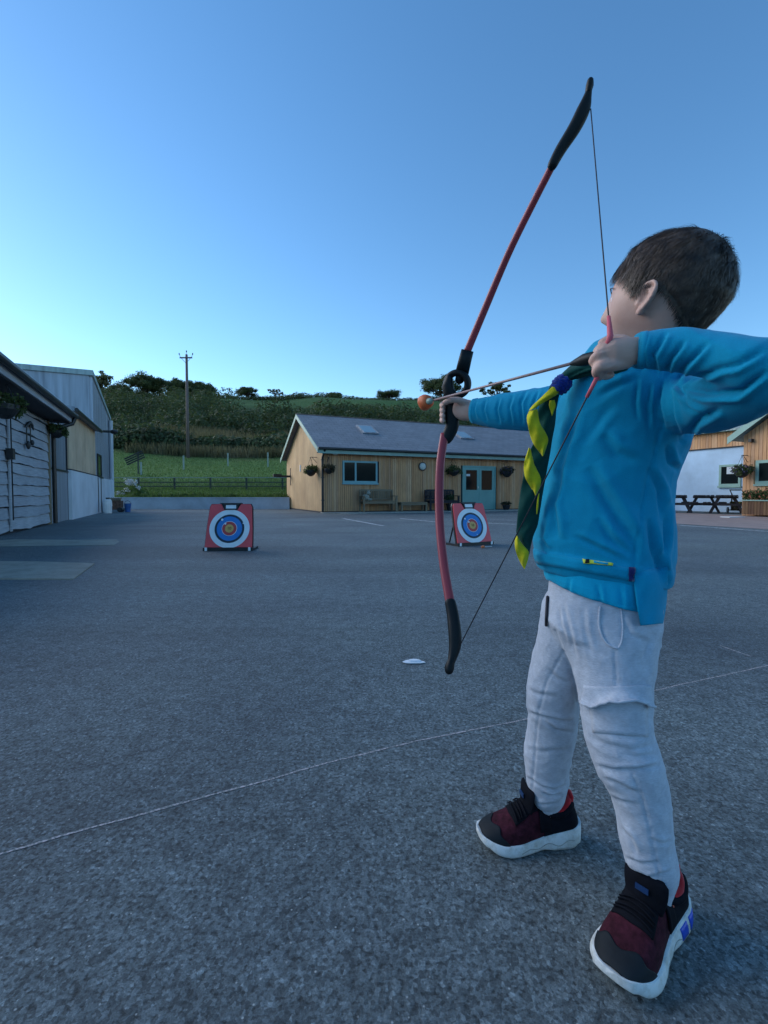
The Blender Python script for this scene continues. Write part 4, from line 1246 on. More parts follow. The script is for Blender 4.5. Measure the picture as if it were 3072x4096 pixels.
def spline(pts, n=6):
    out = []
    for i in range(len(pts) - 1):
        p0 = pts[max(i-1, 0)]; p1 = pts[i]; p2 = pts[i+1]; p3 = pts[min(i+2, len(pts)-1)]
        for k in range(n):
            t_ = k / n
            out.append(tuple(.5 * ((2*b) + (c - a)*t_ + (2*a - 5*b + 4*c - d)*t_*t_ + (3*b - a - 3*c + d)*t_**3) for a, b, c, d in zip(p0, p1, p2, p3)))
    return out + [tuple(pts[-1])]
def surf_tube(bvh, pts, r, off=0.0, n=8):
    L = [];
    for p in dense(pts):
        h_ = hit(bvh, *p)
        if h_: L.append(h_[0] + h_[1] * off)
    mb = MB()
    if len(L) > 2:
        L2 = [L[0]] + [(L[i-1] + L[i] * 2 + L[i+1]) / 4 for i in range(1, len(L) - 1)] + [L[-1]]
        mb.tube(L2, r, n, rounded=True)
    return mb
def surf_patch(bvh, rows, off, th, bulge=0.0):
    """rows of px points (equal length) laid on the surface, given thickness"""
    top = []; bot = []
    nr = len(rows); nc = len(rows[0])
    for j, row in enumerate(rows):
        for i, p in enumerate(row):
            h_ = hit(bvh, *p)
            if h_ is None: return MB()
            b = bulge * math.sin(math.pi * i / (nc - 1)) * math.sin(math.pi * j / (nr - 1)) if bulge else 0
            top.append(h_[0] + h_[1] * (off + b)); bot.append(h_[0] + h_[1] * (off - th))
    N = nr * nc; Fc = []
    for j in range(nr - 1):
        for i in range(nc - 1):
            a = j * nc + i
            Fc.append((a, a+1, a+nc+1, a+nc)); Fc.append((N+a, N+a+nc, N+a+nc+1, N+a+1))
    for i in range(nc - 1):
        Fc.append((i, N+i, N+i+1, i+1)); a = (nr-1)*nc + i; Fc.append((a, a+1, N+a+1, N+a))
    for j in range(nr - 1):
        a = j*nc; Fc.append((a, a+nc, N+a+nc, N+a)); a = j*nc + nc - 1; Fc.append((a, N+a, N+a+nc, a+nc))
    mb = MB(); mb.add(top + bot, Fc); return mb
def quadrows(tl, tr, br, bl, nc=12, nr=6):
    L = []
    for j in range(nr):
        v_ = j / (nr - 1)
        a = (tl[0] + (bl[0]-tl[0])*v_, tl[1] + (bl[1]-tl[1])*v_); b = (tr[0] + (br[0]-tr[0])*v_, tr[1] + (br[1]-tr[1])*v_)
        L.append([(a[0] + (b[0]-a[0])*i/(nc-1), a[1] + (b[1]-a[1])*i/(nc-1)) for i in range(nc)])
    return L

# ---- cloth and skin materials
def cloth(name, c, var=.12, weave=900, bstr=.25, sheen=.3, rough=.9, big=12):
    t = NT(name)
    a = t.ramp(t.noise(big, 4), [(.3, tuple(x*(1-var) for x in c)), (.7, tuple(min(1, x*(1+var)) for x in c))])
    a = t.mix(1.0, a, t.ramp(t.noise(weave, 2), [(.3, (.86,)*3), (.7, (1.12,)*3)]), 'MULTIPLY')
    t.col(a); t.set(Roughness=rough); t.b.inputs['Specular IOR Level'].default_value = .15
    t.b.inputs['Sheen Weight'].default_value = sheen; t.b.inputs['Sheen Roughness'].default_value = .5
    t.bump(t.noise(weave * .5, 3), bstr, .001)
    return t.m
M['sweat'] = cloth('turquoise_fleece', (.0005, .26, .44), .10, 900, .25, .08)
M['polo'] = cloth('light_turquoise_jersey', (.002, .34, .56), .08, 900, .25, .06)
M['jogger'] = cloth('grey_marl_jersey', (.45, .49, .56), .10, 500, .3, .12, big=60)
t = NT('grey_marl_knit')
a_ = t.ramp(t.noise(60, 4), [(.3, (.40, .435, .50)), (.7, (.50, .54, .61))])
a_ = t.mix(1.0, a_, t.ramp(t.noise(1.0, 4, t.map((140, 140, 620)), rough=.7), [(.3, (.86,)*3), (.7, (1.10,)*3)]), 'MULTIPLY')
t.col(a_); t.set(Roughness=.92); t.b.inputs['Specular IOR Level'].default_value = .12; t.b.inputs['Sheen Weight'].default_value = .1
t.bump(t.noise(1.0, 3, t.map((200, 200, 500))), .5, .0015); M['jogger'] = t.m
M['tape'] = cloth('navy_tape', (.01, .015, .10), .1)
M['scarf_green'] = cloth('green_cotton', (.004, .055, .045), .15, 1200, .2, .1)
M['scarf_yellow'] = cloth('yellow_cotton', (.60, .53, .02), .12, 1200, .2, .1, big=30)
M['woggle'] = cloth('blue_braid', (.005, .03, .22), .3, 400, .6, .2, big=150)
M['label'] = simple('yellow_label', (.60, .65, .05), .6, .1)
t = NT('skin')
c = t.ramp(t.noise(25, 4), [(.3, (.50, .30, .24)), (.7, (.60, .385, .31))])
t.col(c); t.set(Roughness=.55); t.b.inputs['Subsurface Weight'].default_value = .12
t.b.inputs['Subsurface Radius'].default_value = (.008, .003, .002); t.b.inputs['Subsurface Scale'].default_value = 1.0
t.b.inputs['Specular IOR Level'].default_value = .35
t.bump(t.noise(350, 3), .12, .001); M['skin'] = t.m
t = NT('brown_hair'); t.col(t.ramp(t.noise(60, 3), [(.3, (.030, .020, .015)), (.7, (.12, .080, .055))])); t.set(Roughness=.5); t.b.inputs['Specular IOR Level'].default_value = .4; M['hair'] = t.m
M['shoe_black'] = simple('black_shoe_fabric', (.005, .006, .010), .85, .3, 60, .4, 500, .001, spec=.12)
M['shoe_rubber'] = simple('black_rubber', (.010, .014, .018), .65, .25, 30, spec=.2)
M['shoe_maroon'] = simple('maroon_mesh', (.048, .009, .017), .85, .5, 90, .8, 900, .0015, spec=.15)
M['shoe_red'] = cloth('red_lining', (.42, .012, .018), .1)
M['sock'] = cloth('coral_sock', (.55, .12, .08), .1)
t = NT('white_foam')
a_ = t.mix(t.ramp(t.noise(38, 6, rough=.7), [(.44, 0.0), (.72, .75)]), (.68, .71, .70), (.33, .31, .24))
t.col(a_); t.set(Roughness=.6); t.bump(t.noise(120, 4), .3, .001); M['shoe_white'] = t.m
M['shoe_blue'] = simple('blue_insert', (.02, .07, .50), .35, .1)
M['bow_red'] = simple('red_bow_limb', (.33, .042, .055), .38, .12, 5)
M['bow_black'] = simple('black_bow_plastic', (.006, .010, .012), .5, .2, 20, spec=.22)
M['string'] = simple('bow_string', (.012, .012, .02), .6, .1)
M['pink'] = simple('pink_serving', (.60, .10, .13), .6, .1, 30)
M['foam_orange'] = simple('orange_rubber', (.62, .13, .035), .55, .15, 40, .3, 100, .002)
M['shaft'] = simple('arrow_shaft', (.30, .20, .19), .4, .15, 10)

base = Vector((.36, .89, 0))
boy = thing('person', 'child in turquoise sweatshirt and grey joggers drawing a red toy bow, seen from behind', 'person', base)
def wlink(name, me_or_mb, mat, parent=None, smooth=True):
    """link geometry given in world coordinates under the person"""
    pr = parent or boy
    me = me_or_mb.mesh(name) if isinstance(me_or_mb, MB) else me_or_mb
    if isinstance(me_or_mb, MB):
        bm = bmesh.new(); bm.from_mesh(me); bmesh.ops.recalc_face_normals(bm, faces=bm.faces); bm.to_mesh(me); bm.free()
    me.name = name
    o = link(name, me, mat, pr, smooth)
    if pr is boy: o.location = -base
    return o

# ---- outlines used by both the body and the clothes
def LR(y, l, r, D, rd): return ((l + r) / 2, y, D, (r - l) / 2, rd)
TORSO = [LR(2285, 2132, 2660, .900, .112), LR(2200, 2118, 2686, .902, .116), LR(2100, 2126, 2692, .904, .118), LR(2000, 2152, 2684, .906, .116), LR(1900, 2168, 2690, .906, .116),
         LR(1820, 2180, 2712, .904, .118), LR(1740, 2198, 2745, .902, .122), LR(1650, 2220, 2770, .900, .125), LR(1570, 2258, 2770, .896, .124), LR(1500, 2325, 2768, .890, .116),
         LR(1440, 2445, 2790, .880, .098), LR(1380, 2580, 2815, .868, .078), LR(1335, 2660, 2812, .856, .056)]
R_UP = [(2600, 1590, .86, 135, .05), (2720, 1620, .79, 125, .047), (2840, 1622, .72, 112, .042), (2960, 1575, .65, 118, .040), (3090, 1500, .60, 130, .040)]
R_FORE = [(3110, 1490, .595, 128, .040), (2990, 1462, .612, 122, .038), (2870, 1425, .64, 102, .034), (2740, 1402, .668, 96, .031), (2630, 1398, .688, 84, .028), (2552, 1402, .700, 72, .025)]
L_ARM = [(2400, 1610, .965, 100, .05), (2260, 1632, 1.02, 92, .046), (2120, 1642, 1.075, 82, .043), (2010, 1645, 1.12, 70, .039), (1930, 1645, 1.16, 56, .033), (1893, 1644, 1.175, 48, .029)]
PELV = [LR(2230, 2200, 2600, .892, .085), LR(2320, 2192, 2612, .888, .092), LR(2400, 2184, 2632, .884, .099), LR(2500, 2160, 2645, .880, .104), LR(2560, 2170, 2560, .900, .080)]
R_LEG = [LR(2440, 2196, 2644, .858, .074), LR(2525, 2222, 2644, .850, .076), LR(2600, 2252, 2632, .842, .074), LR(2675, 2280, 2622, .832, .071), LR(2763, 2300, 2608, .820, .067), LR(2850, 2316, 2606, .812, .063), LR(2932, 2331, 2609, .804, .060), LR(3000, 2355, 2628, .799, .058),
         LR(3061, 2382, 2650, .794, .057), LR(3108, 2412, 2662, .791, .055), LR(3160, 2434, 2674, .789, .054), LR(3217, 2450, 2682, .787, .053), LR(3285, 2458, 2694, .785, .052), LR(3353, 2466, 2694, .783, .050), LR(3420, 2488, 2704, .781, .048), LR(3475, 2508, 2712, .779, .045), LR(3510, 2520, 2704, .778, .041), LR(3542, 2534, 2696, .777, .036), LR(3574, 2546, 2690, .778, .034)]
L_LEG = [LR(2440, 2164, 2420, .912, .068), LR(2520, 2150, 2400, .918, .068), LR(2607, 2136, 2370, .928, .066), LR(2700, 2114, 2345, .940, .063), LR(2763, 2101, 2328, .948, .060), LR(2820, 2106, 2320, .955, .058), LR(2858, 2112, 2314, .960, .056), LR(2920, 2106, 2306, .966, .054),
         LR(3014, 2093, 2294, .978, .051), LR(3070, 2098, 2284, .985, .049), LR(3120, 2101, 2276, .991, .047), LR(3163, 2108, 2266, .996, .043), LR(3196, 2118, 2256, 1.001, .037), LR(3218, 2130, 2252, 1.005, .033), LR(3240, 2142, 2246, 1.007, .031)]

# ---- body: one continuous skin
bd = MB()
loft(bd, TORSO, 28, 2.0, .80); loft(bd, R_UP, 20, 2, .66); loft(bd, L_ARM[:-1], 20, 2, .66)
loft(bd, [(a[0], a[1], a[2], a[3] * .66, a[4] * .66) for a in R_FORE[:-1]] + [(2552, 1402, .700, 50, .019)], 20)
loft(bd, PELV, 28, 2, .82); loft(bd, R_LEG[:-1], 20, 2, .70); loft(bd, L_LEG[:-1], 20, 2, .70)
loft(bd, [(2600, 3500, .777, 60, .026), (2640, 3590, .775, 52, .023), (2668, 3680, .785, 52, .024)], 16)
loft(bd, [(2190, 3180, 1.0, 40, .024), (2200, 3250, 1.01, 38, .022), (2215, 3310, 1.015, 38, .022)], 16)
# neck
loft(bd, [(2690, 1460, .865, 120, .045), (2660, 1370, .842, 100, .042), (2650, 1290, .822, 94, .042), (2660, 1200, .80, 94, .044)], 24)
# head
HC = P(2652, 1206, .795)
HS = .905
fw = Vector((-.69, .725, .0)).normalized(); upv = Vector((0, 0, 1))
Mh = Matrix.Rotation(R(10), 3, Vector((fw.y, -fw.x, 0)))       # look slightly up
fw = Mh @ fw; upv = Mh @ upv; rt = fw.cross(upv).normalized(); upv = rt.cross(fw).normalized()
HM = Matrix((rt * HS, fw * HS, upv * HS)).transposed()                        # local (right, forward, up) -> world
def headr(d, hair=False):
    x, y, z = d
    r = Vector((.072 * x, (.092 if y > 0 else .098) * y, (.100 if z > 0 else .104) * z))
    if z < 0:
        k = (-z)
        f = 1 - .42 * k ** 1.4
        r.x *= f
        if y < 0: r.y *= 1 - .52 * k ** 1.2
        else: r.y *= 1 - .10 * k
    def g(cx, cy, cz, s_): return math.exp(-((x-cx)**2 + (y-cy)**2 + (z-cz)**2) / (s_*s_))
    n = Vector((x, y, z))
    if not hair:
        r += Vector((0, 1, -.15)) * (.020 * g(0, .97, -.22, .13) + .008 * g(0, .99, -.05, .15))
        r += n * (.009 * g(0, .72, -.72, .25) + .004 * g(0, .97, .22, .3))
        for sx in (-1, 1):
            r -= n * .007 * g(sx * .36, .92, .04, .17)
            r += n * .006 * g(sx * .58, .70, -.36, .34)
            r += n * .003 * g(sx * .40, .90, .20, .15)
        r += n * (.005 * g(0, .90, -.47, .10) + .004 * g(0, .86, -.55, .10) - .004 * g(0, .88, -.51, .06))
    return r
nl, nk = 60, 80
rings = []
for i in range(1, nl):
    a = math.pi * i / nl
    rings.append([HC + HM @ headr((math.sin(a)*math.cos(2*math.pi*k/nk), math.sin(a)*math.sin(2*math.pi*k/nk), math.cos(a))) for k in range(nk)])
bd.rings(rings)
# ears: rim, antihelix, lobe and a thin bowl
for sx in (1, -1):
    def E(y, z, x): return HC + HM @ Vector((sx * (.0655 + x * .8), -.012 + .018 + y * .88, -.018 + z * .82))
    rim = [(.012, -.004, .002), (.010, .010, .006), (.012, .024, .011), (.004, .033, .016), (-.008, .034, .021), (-.017, .026, .025), (-.019, .012, .026), (-.016, -.002, .023), (-.009, -.012, .016), (-.002, -.020, .010), (.005, -.022, .004)]
    rp = spline([tuple(E(y + z * -.22, z, x)) for y, z, x in rim], 4)
    bd.tube(rp, [.0030] * len(rp), 10, rounded=True)
    an = spline([tuple(E(y + z * -.22, z, x)) for y, z, x in [(.002, .022, .010), (-.008, .018, .016), (-.010, .006, .018), (-.006, -.006, .014), (.002, -.012, .009)]], 4)
    bd.tube(an, .0026, 8, rounded=True)
    bd.ball(E(.004, -.020, .0065), (.0055, .0065, .0065), 8)
    bl = [(.012, .0, .003), (.010, .020, .008), (.002, .031, .013), (-.008, .032, .018), (-.016, .024, .021), (-.018, .010, .022), (-.015, -.003, .019), (-.008, -.012, .012), (.003, -.020, .005)]
    cen = E(.002, .002, .0045)
    pl = [E(y + z * -.22, z, x) for y, z, x in bl]
    for q_ in range(len(pl) - 1):
        a, b = pl[q_], pl[q_+1]
        nn_ = HM @ Vector((-sx * .6, -.8, 0))
        bd.prism([cen, a, b], nn_ * .005)
    bd.ball(E(.011, -.004, .001), (.003, .004, .004), 6)
# right (drawing) hand, closed on the string
loft(bd, [(2575, 1402, .703, 54, .020), (2535, 1404, .700, 56, .018), (2490, 1408, .697, 60, .016), (2450, 1412, .697, 58, .0145), (2425, 1418, .699, 50, .012)], 20, 2.4)
def finger(pts, r0, r1=None):
    pp = spline([tuple(P(*p)) for p in pts], 5); n = len(pp)
    rr = [r0 + ((r1 or r0 * .85) - r0) * i / (n - 1) for i in range(n)]
    for kk in (1, 2):
        j = min(n - 1, kk * 5)
        rr[j] *= 1.07
    bd.tube(pp, rr, 12, rounded=True)
finger([(2452, 1374, .700), (2408, 1388, .700), (2388, 1414, .712), (2412, 1428, .728), (2440, 1424, .732)], .0074, .0062)
finger([(2448, 1402, .697), (2396, 1418, .696), (2374, 1444, .708), (2396, 1460, .726), (2430, 1456, .732)], .0076, .0064)
finger([(2452, 1432, .697), (2404, 1448, .696), (2386, 1472, .706), (2404, 1488, .722), (2435, 1482, .730)], .0072, .0060)
finger([(2466, 1458, .699), (2424, 1474, .698), (2406, 1494, .706), (2422, 1506, .720), (2445, 1500, .728)], .0062, .0052)
finger([(2545, 1385, .712), (2490, 1362, .722), (2440, 1360, .730), (2410, 1372, .736)], .0092, .0070)
finger([(2510, 1452, .700), (2450, 1464, .692), (2402, 1468, .690), (2386, 1488, .698), (2398, 1506, .712)], .0085, .0068)
# left (bow) hand
loft(bd, [(1915, 1645, 1.175, 38, .019), (1885, 1643, 1.185, 40, .019), (1858, 1640, 1.197, 44, .021), (1838, 1634, 1.205, 44, .021)], 20, 2.3)
finger([(1870, 1618, 1.182), (1838, 1602, 1.176), (1806, 1600, 1.178), (1780, 1610, 1.186)], .0090, .0070)
for i in range(4):
    finger([(1852, 1612 + i*19, 1.222), (1812, 1608 + i*19, 1.240), (1780, 1612 + i*20, 1.236), (1767, 1620 + i*20, 1.218), (1772, 1624 + i*20, 1.200)], .0078 - .0004 * i, .0062)
body_me = remesh(bd, .0024, 2)
fb = Folds(body_me)
for a, b in (((2462, 1366), (2420, 1382)), ((2440, 1392), (2392, 1408)), ((2445, 1424), (2395, 1440)), ((2460, 1450), (2420, 1468))):
    fb.line([a, b], .0012, 7)
fb.apply()
body = wlink('body', body_me, M['skin'])
# eyes
for sx in (-1, 1):
    m_ = MB(); m_.ball(HC + HM @ Vector((sx * .030, .0690, .002)), .0110, 12); wlink('eye', m_, M['t_white'])
    m_ = MB(); m_.ball(HC + HM @ Vector((sx * .030, .0750, .002)), .0056, 10); wlink('iris', m_, M['glass'])
    m_ = MB(); m_.tube([HC + HM @ Vector((sx * a, b, c_)) for a, b, c_ in ((.012, .0915, .020), (.030, .0870, .0245), (.048, .0740, .019))], [.0008, .0012, .0007], 6, rounded=True); wlink('eyebrow', m_, M['hair'])

# ---- hair: a cap following the skull and thousands of short strands
def hairline(az):   # az: 0 front, pi back ; returns unit-dir z limit
    K = [(0, .66), (35, .62), (54, .50), (66, .34), (74, -.04), (82, .02), (88, .12), (98, .10), (108, -.12), (130, -.42), (150, -.55), (180, -.60)]
    a = math.degrees(az)
    for (x0, y0), (x1, y1) in zip(K, K[1:]):
        if a <= x1: return y0 + (y1 - y0) * (a - x0) / (x1 - x0)
    return K[-1][1]
def hthick(d):
    x, y, z = d
    return .0055 + .013 * max(0, z) ** 1.2 + .005 * max(0, -y) * max(0, z + .5) + .004 * max(0, y) * max(0, z)
def hpt(d, off): 
    return HC + HM @ (headr(d, True) + Vector(d) * off)
hm = MB(); idx = {}
for i in range(0, 70):
    a = math.pi * (i + .5) / 80
    for k in range(110):
        b = 2 * math.pi * k / 110
        d = (math.sin(a)*math.sin(b), math.sin(a)*math.cos(b), math.cos(a))
        az = abs(math.atan2(d[0], d[1])); lim = hairline(az)
        e_ = d[2] - lim
        th_ = hthick(d) * min(1, max(-.3, e_ / .12)) + .0012 * noise.noise(Vector(d) * 14) 
        idx[(i, k)] = (len(hm.v), e_ > -.04); hm.v.append(tuple(hpt(d, th_ if e_ > -.04 else -.004)))
for i in range(0, 69):
    for k in range(110):
        q4 = [(i, k), (i, (k+1) % 110), (i+1, (k+1) % 110), (i+1, k)]
        if all(idx[q_][1] for q_ in q4): hm.f.append(tuple(idx[q_][0] for q_ in q4)); hm.m.append(0)
top_ = len(hm.v); hm.v.append(tuple(hpt((0, 0, 1), hthick((0, 0, 1)))))
for k in range(110): hm.f.append((top_, idx[(0, (k+1) % 110)][0], idx[(0, k)][0])); hm.m.append(0)
rs = random.Random(5)
crown = Vector((.12, -.45, .88)).normalized()
ns = 0
while ns < 26000:
    d = Vector((rs.gauss(0, 1), rs.gauss(0, 1), rs.gauss(0, 1))).normalized()
    az = abs(math.atan2(d.x, d.y))
    if d.z < hairline(az) + .015: continue
    ns += 1
    # flow away from the crown, sweeping forward on top and to the side in front
    fl = (d - crown); fl = (fl - d * fl.dot(d))
    if fl.length < 1e-4: continue
    fl.normalize()
    fl = (fl + Vector((-.25, .45, 0)) * max(0, d.z) + Vector((0, .15, -.55)) * (1 - max(0, d.z)) + Vector((rs.gauss(0, .22), rs.gauss(0, .22), rs.gauss(0, .22))))
    cl = noise.noise_vector(d * 7.0); fl = fl + Vector(cl) * .9
    fl = (fl - d * fl.dot(d)).normalized()
    L = (.010 + .028 * max(0, d.z) ** .8) * rs.uniform(.6, 1.25)
    th0 = hthick(tuple(d)) * .55
    lift = hthick(tuple(d)) * (rs.uniform(.55, 1.0) + .45 * noise.noise(d * 8.0)) + .0012 + (.006 * rs.random() if rs.random() < .04 else 0)
    if d.y > .2 and d.z > .4: L *= 1.2
    side = d.cross(fl).normalized(); wd = rs.uniform(.00035, .0008)
    pv = []
    for s_ in range(4):
        u_ = s_ / 3
        dd = (d + fl * (L * u_ / .085)).normalized()
        e_ = dd.z - hairline(abs(math.atan2(dd.x, dd.y)))
        off = th0 + (lift - th0) * math.sin(u_ * 1.9) + (.0035 if e_ < .03 else 0)
        if e_ < .08: off *= .65
        c_ = HC + HM @ (headr(tuple(dd), True) + dd * off)
        sw = HM @ side * wd * (1 - u_ * .7)
        pv += [c_ - sw, c_ + sw]
    hm.add(pv, [(0, 1, 3, 2), (2, 3, 5, 4), (4, 5, 7, 6)])
wlink('hair', hm, M['hair'])

# ---- sweatshirt
sw = MB()
loft(sw, TORSO, 40, 2.15, 1, None, 'end')
loft(sw, R_UP, 28); loft(sw, R_FORE, 28, 2, 1, None, 'start'); loft(sw, L_ARM, 28, 2, 1, None, 'start')
loft(sw, [(2660, 1440, .87, 110, .07), (2725, 1370, .85, 84, .056), (2738, 1330, .842, 62, .05)], 24)
loft(sw, [LR(2302, 2136, 2668, .900, .112), LR(2285, 2126, 2676, .900, .118), LR(2240, 2120, 2684, .901, .119)], 40, 2.15, 1, None, False)
sm_ = remesh(sw, .0034, 4)
fo_ = Folds(sm_)
V2 = lambda *a: [(x * 1.8518, y * 1.8518) for x, y in a]
# folds in the forearm and upper sleeve
for pts, am, wd in (
    (V2((1395,720),(1385,760),(1392,800)), .003, 16), (V2((1440,715),(1410,770),(1420,812)), .004, 18), (V2((1480,735),(1450,775),(1432,822)), .0045, 18),
    (V2((1530,740),(1480,790),(1452,835)), .005, 20), (V2((1560,800),(1500,815),(1462,838)), .0045, 18), (V2((1659,800),(1600,845),(1530,850),(1478,840)), .007, 22),
    (V2((1650,760),(1590,790),(1530,800)), .004, 20), (V2((1500,870),(1480,850),(1462,830)), .005, 18), (V2((1560,880),(1510,905),(1470,960)), .006, 24),
    (V2((1470,840),(1490,880),(1530,905)), .005, 16), (V2((1430,820),(1425,870),(1435,930)), .005, 14), (V2((1405,830),(1398,880),(1402,930)), .004, 14),
    (V2((1378,815),(1372,870),(1378,910)), .003, 14), (V2((1450,830),(1455,900),(1475,960)), .004, 16),
    # body
    (V2((1270,1010),(1310,1080),(1355,1150),(1375,1210)), .0065, 42), (V2((1290,1120),(1320,1165),(1362,1200)), .004, 26), (V2((1400,1010),(1425,1060),(1432,1130)), .005, 22),
    (V2((1400,1120),(1412,1180),(1440,1250)), .006, 24), (V2((1440,1080),(1440,1150),(1425,1220)), .004, 18), (V2((1215,1010),(1195,1090),(1205,1170)), .005, 26),
    (V2((1250,880),(1222,960),(1200,1040)), .005, 30), (V2((1180,1120),(1170,1170),(1185,1200)), .004, 16), (V2((1300,940),(1330,980),(1380,1000)), .004, 36), (V2((1240,1160),(1300,1190),(1362,1215)), .003, 20),
    (V2((1440,960),(1450,1000),(1470,1020)), .005, 20),
    (V2((1290,860),(1320,840),(1380,815)), .003, 22), (V2((1330,870),(1300,900),(1260,960)), .002, 30),
    # left sleeve
    (V2((1140,842),(1125,870),(1128,920)), .004, 11), (V2((1165,842),(1150,880),(1158,920)), .004, 11), (V2((1110,852),(1100,880),(1106,918)), .003, 10), (V2((1080,858),(1072,885),(1080,915)), .0035, 9), (V2((1050,862),(1044,885),(1052,910)), .003, 8), (V2((1030,865),(1024,885),(1030,905)), .0025, 7)):
    fo_.line(pts, am * (1.55 if wd >= 18 else 1.15), wd)
# side seam, armhole seam, hem fold
fo_.line(V2((1425,930),(1400,1020),(1385,1100),(1372,1190),(1366,1250)), .0028, 5, 'seam')
fo_.line(V2((1150,1198),(1200,1222),(1270,1236),(1368,1240)), .0022, 6, 'seam')
fo_.line(V2((1390,745),(1378,770),(1385,805)), .0015, 4, 'seam')
fo_.noise(9, .003); fo_.noise(26, .0010); fo_.crumple(11, .0022, (1, 1, .6)); fo_.crumple(24, .0008, (1, 1, .7))
fo_.apply()
sweat = wlink('sweatshirt', sm_, M['sweat'])
sb = bvh_of(sm_)
# cuffs
# slope of the hem
co = getco(sm_); pxy = projn(co); wgt = ((pxy[:, 1] - 2120) / 170).clip(0, 1.1)
co[:, 2] -= wgt * (-46 + (pxy[:, 0] - 2130) * .135) * (pxy[:, 0] < 2900) / F * .89
setco(sm_, co); sb = bvh_of(sm_)
for ends in ((R_FORE[-1], R_FORE[-2]), (L_ARM[-1], L_ARM[-2])):
    m_ = MB(); a, b = ends
    q_ = tuple(a[i] + (b[i]-a[i]) * .35 for i in range(5))
    loft(m_, [(a[0] + (a[0]-b[0])*.05, a[1], a[2], a[3]*1.0, a[4]*1.0), (a[0], a[1], a[2], a[3]*1.03, a[4]*1.03), (q_[0], q_[1], q_[2], q_[3]*1.03, q_[4]*1.03), (q_[0]-(a[0]-b[0])*.05, q_[1], q_[2], q_[3]*.98, q_[4]*.98)], 28, 2, 1, None, False)
    wlink('cuff', m_, M['sweat'], sweat)
# front hem band with stitched edge, navy tape, yellow label
hb = surf_patch(sb, quadrows((2140, 2204), (2526, 2276), (2524, 2322), (2148, 2250), 26, 4), .004, .008)
if not hb.v: hb = surf_patch(sb, quadrows((2150, 2204), (2526, 2276), (2524, 2308), (2160, 2240), 26, 4), .004, .008)
wlink('hem_band', hb, M['sweat'], sweat)
wlink('side_tape', surf_patch(sb, quadrows((2512, 2272), (2532, 2272), (2532, 2322), (2512, 2322), 4, 6), .0058, .006), M['tape'], sweat)
lb_ = wlink('label_tab', surf_patch(sb, quadrows((2332, 2240), (2450, 2258), (2448, 2264), (2336, 2252), 14, 4), .0062, .004), M['label'], sweat)
lm = surf_patch(sb, quadrows((2342, 2240), (2357, 2242), (2357, 2253), (2342, 2251), 4, 4), .0068, .001); wlink('printed_badge', lm, M['bow_black'], lb_) if lm.v else None
lm = surf_patch(sb, quadrows((2376, 2248), (2430, 2257), (2430, 2261), (2376, 2252), 8, 3), .0068, .001); wlink('printed_line', lm, M['polo'], lb_) if lm.v else None

# ---- polo shirt showing under the sweatshirt, longer back flap of the sweatshirt
pol = MB()
loft(pol, [LR(2235, 2160, 2640, .895, .106), LR(2300, 2168, 2642, .893, .110), LR(2360, 2172, 2646, .891, .112), LR(2400, 2176, 2646, .890, .112)], 44, 2.15, 1, None, False)
pm = remesh(pol, .0036, 2)
co = getco(pm); pxy = projn(co)
hemy = 2318 + (pxy[:, 0] - 2170) * .29 - .00018 * (pxy[:, 0] - 2170) ** 2
low = pxy[:, 1] > 2300
dz = np.where(low, (hemy - 2400) / F * .89 * -1 * ((pxy[:, 1] - 2300) / 92).clip(0, 1.2), 0)
co[:, 2] += dz
setco(pm, co)
fp = Folds(pm)
for pts in (V2((1175,1240),(1180,1285)), V2((1230,1250),(1225,1300)), V2((1290,1262),(1300,1310)), V2((1340,1262),(1345,1318))): fp.line(pts, .003, 14)
fp.line(V2((1180,1272),(1260,1297),(1362,1308)), .0015, 4, 'seam'); fp.noise(20, .0015); fp.apply()
polo = wlink('polo_shirt', pm, M['polo'])
cbv = BVHTree.FromPolygons([v.co[:] for v in sm_.vertices] + [v.co[:] for v in pm.vertices], [q_.vertices[:] for q_ in sm_.polygons] + [tuple(i_ + len(sm_.vertices) for i_ in q_.vertices) for q_ in pm.polygons])
fl_ = MB()
FL = [(2530, 2290, 2672, 2262), (2534, 2318, 2672, 2290), (2538, 2360, 2672, 2330), (2545, 2410, 2668, 2395), (2552, 2450, 2662, 2445), (2560, 2496, 2654, 2488), (2562, 2503, 2652, 2494)]
top = []; nn_c = 14
for j, (lx, ly, rx, ry) in enumerate(FL):
    for i in range(nn_c):
        u_ = i / (nn_c - 1)
        px_ = lx + (rx - lx) * u_; py_ = ly + (ry - ly) * u_
        h_ = hit(cbv, px_, min(py_, 2400)); D_ = (h_[0].y if h_ else .875) - (.001, .004, .008, .011, .012, .012)[min(j, 5)] + .002 * math.sin(u_ * 9 + j)
        top.append(P(px_, py_, D_))
for j in range(len(FL)):
    for i in range(nn_c):
        p_ = top[j*nn_c + i]; top.append(p_ + (p_ - CAM).normalized() * .005)
N = len(FL) * nn_c; Fc = []
for j in range(len(FL) - 1):
    for i in range(nn_c - 1):
        a = j*nn_c + i; Fc += [(a, a+1, a+nn_c+1, a+nn_c), (N+a, N+a+nn_c, N+a+nn_c+1, N+a+1)]
for i in range(nn_c - 1):
    a = (len(FL)-1)*nn_c + i; Fc += [(a, a+1, N+a+1, N+a), (i, N+i, N+i+1, i+1)]
for j in range(len(FL) - 1):
    a = j*nn_c; Fc += [(a, a+nn_c, N+a+nn_c, N+a)]; a += nn_c - 1; Fc += [(a, N+a, N+a+nn_c, a+nn_c)]
fl_.add(top, Fc); wlink('back_flap', fl_, M['sweat'], sweat)

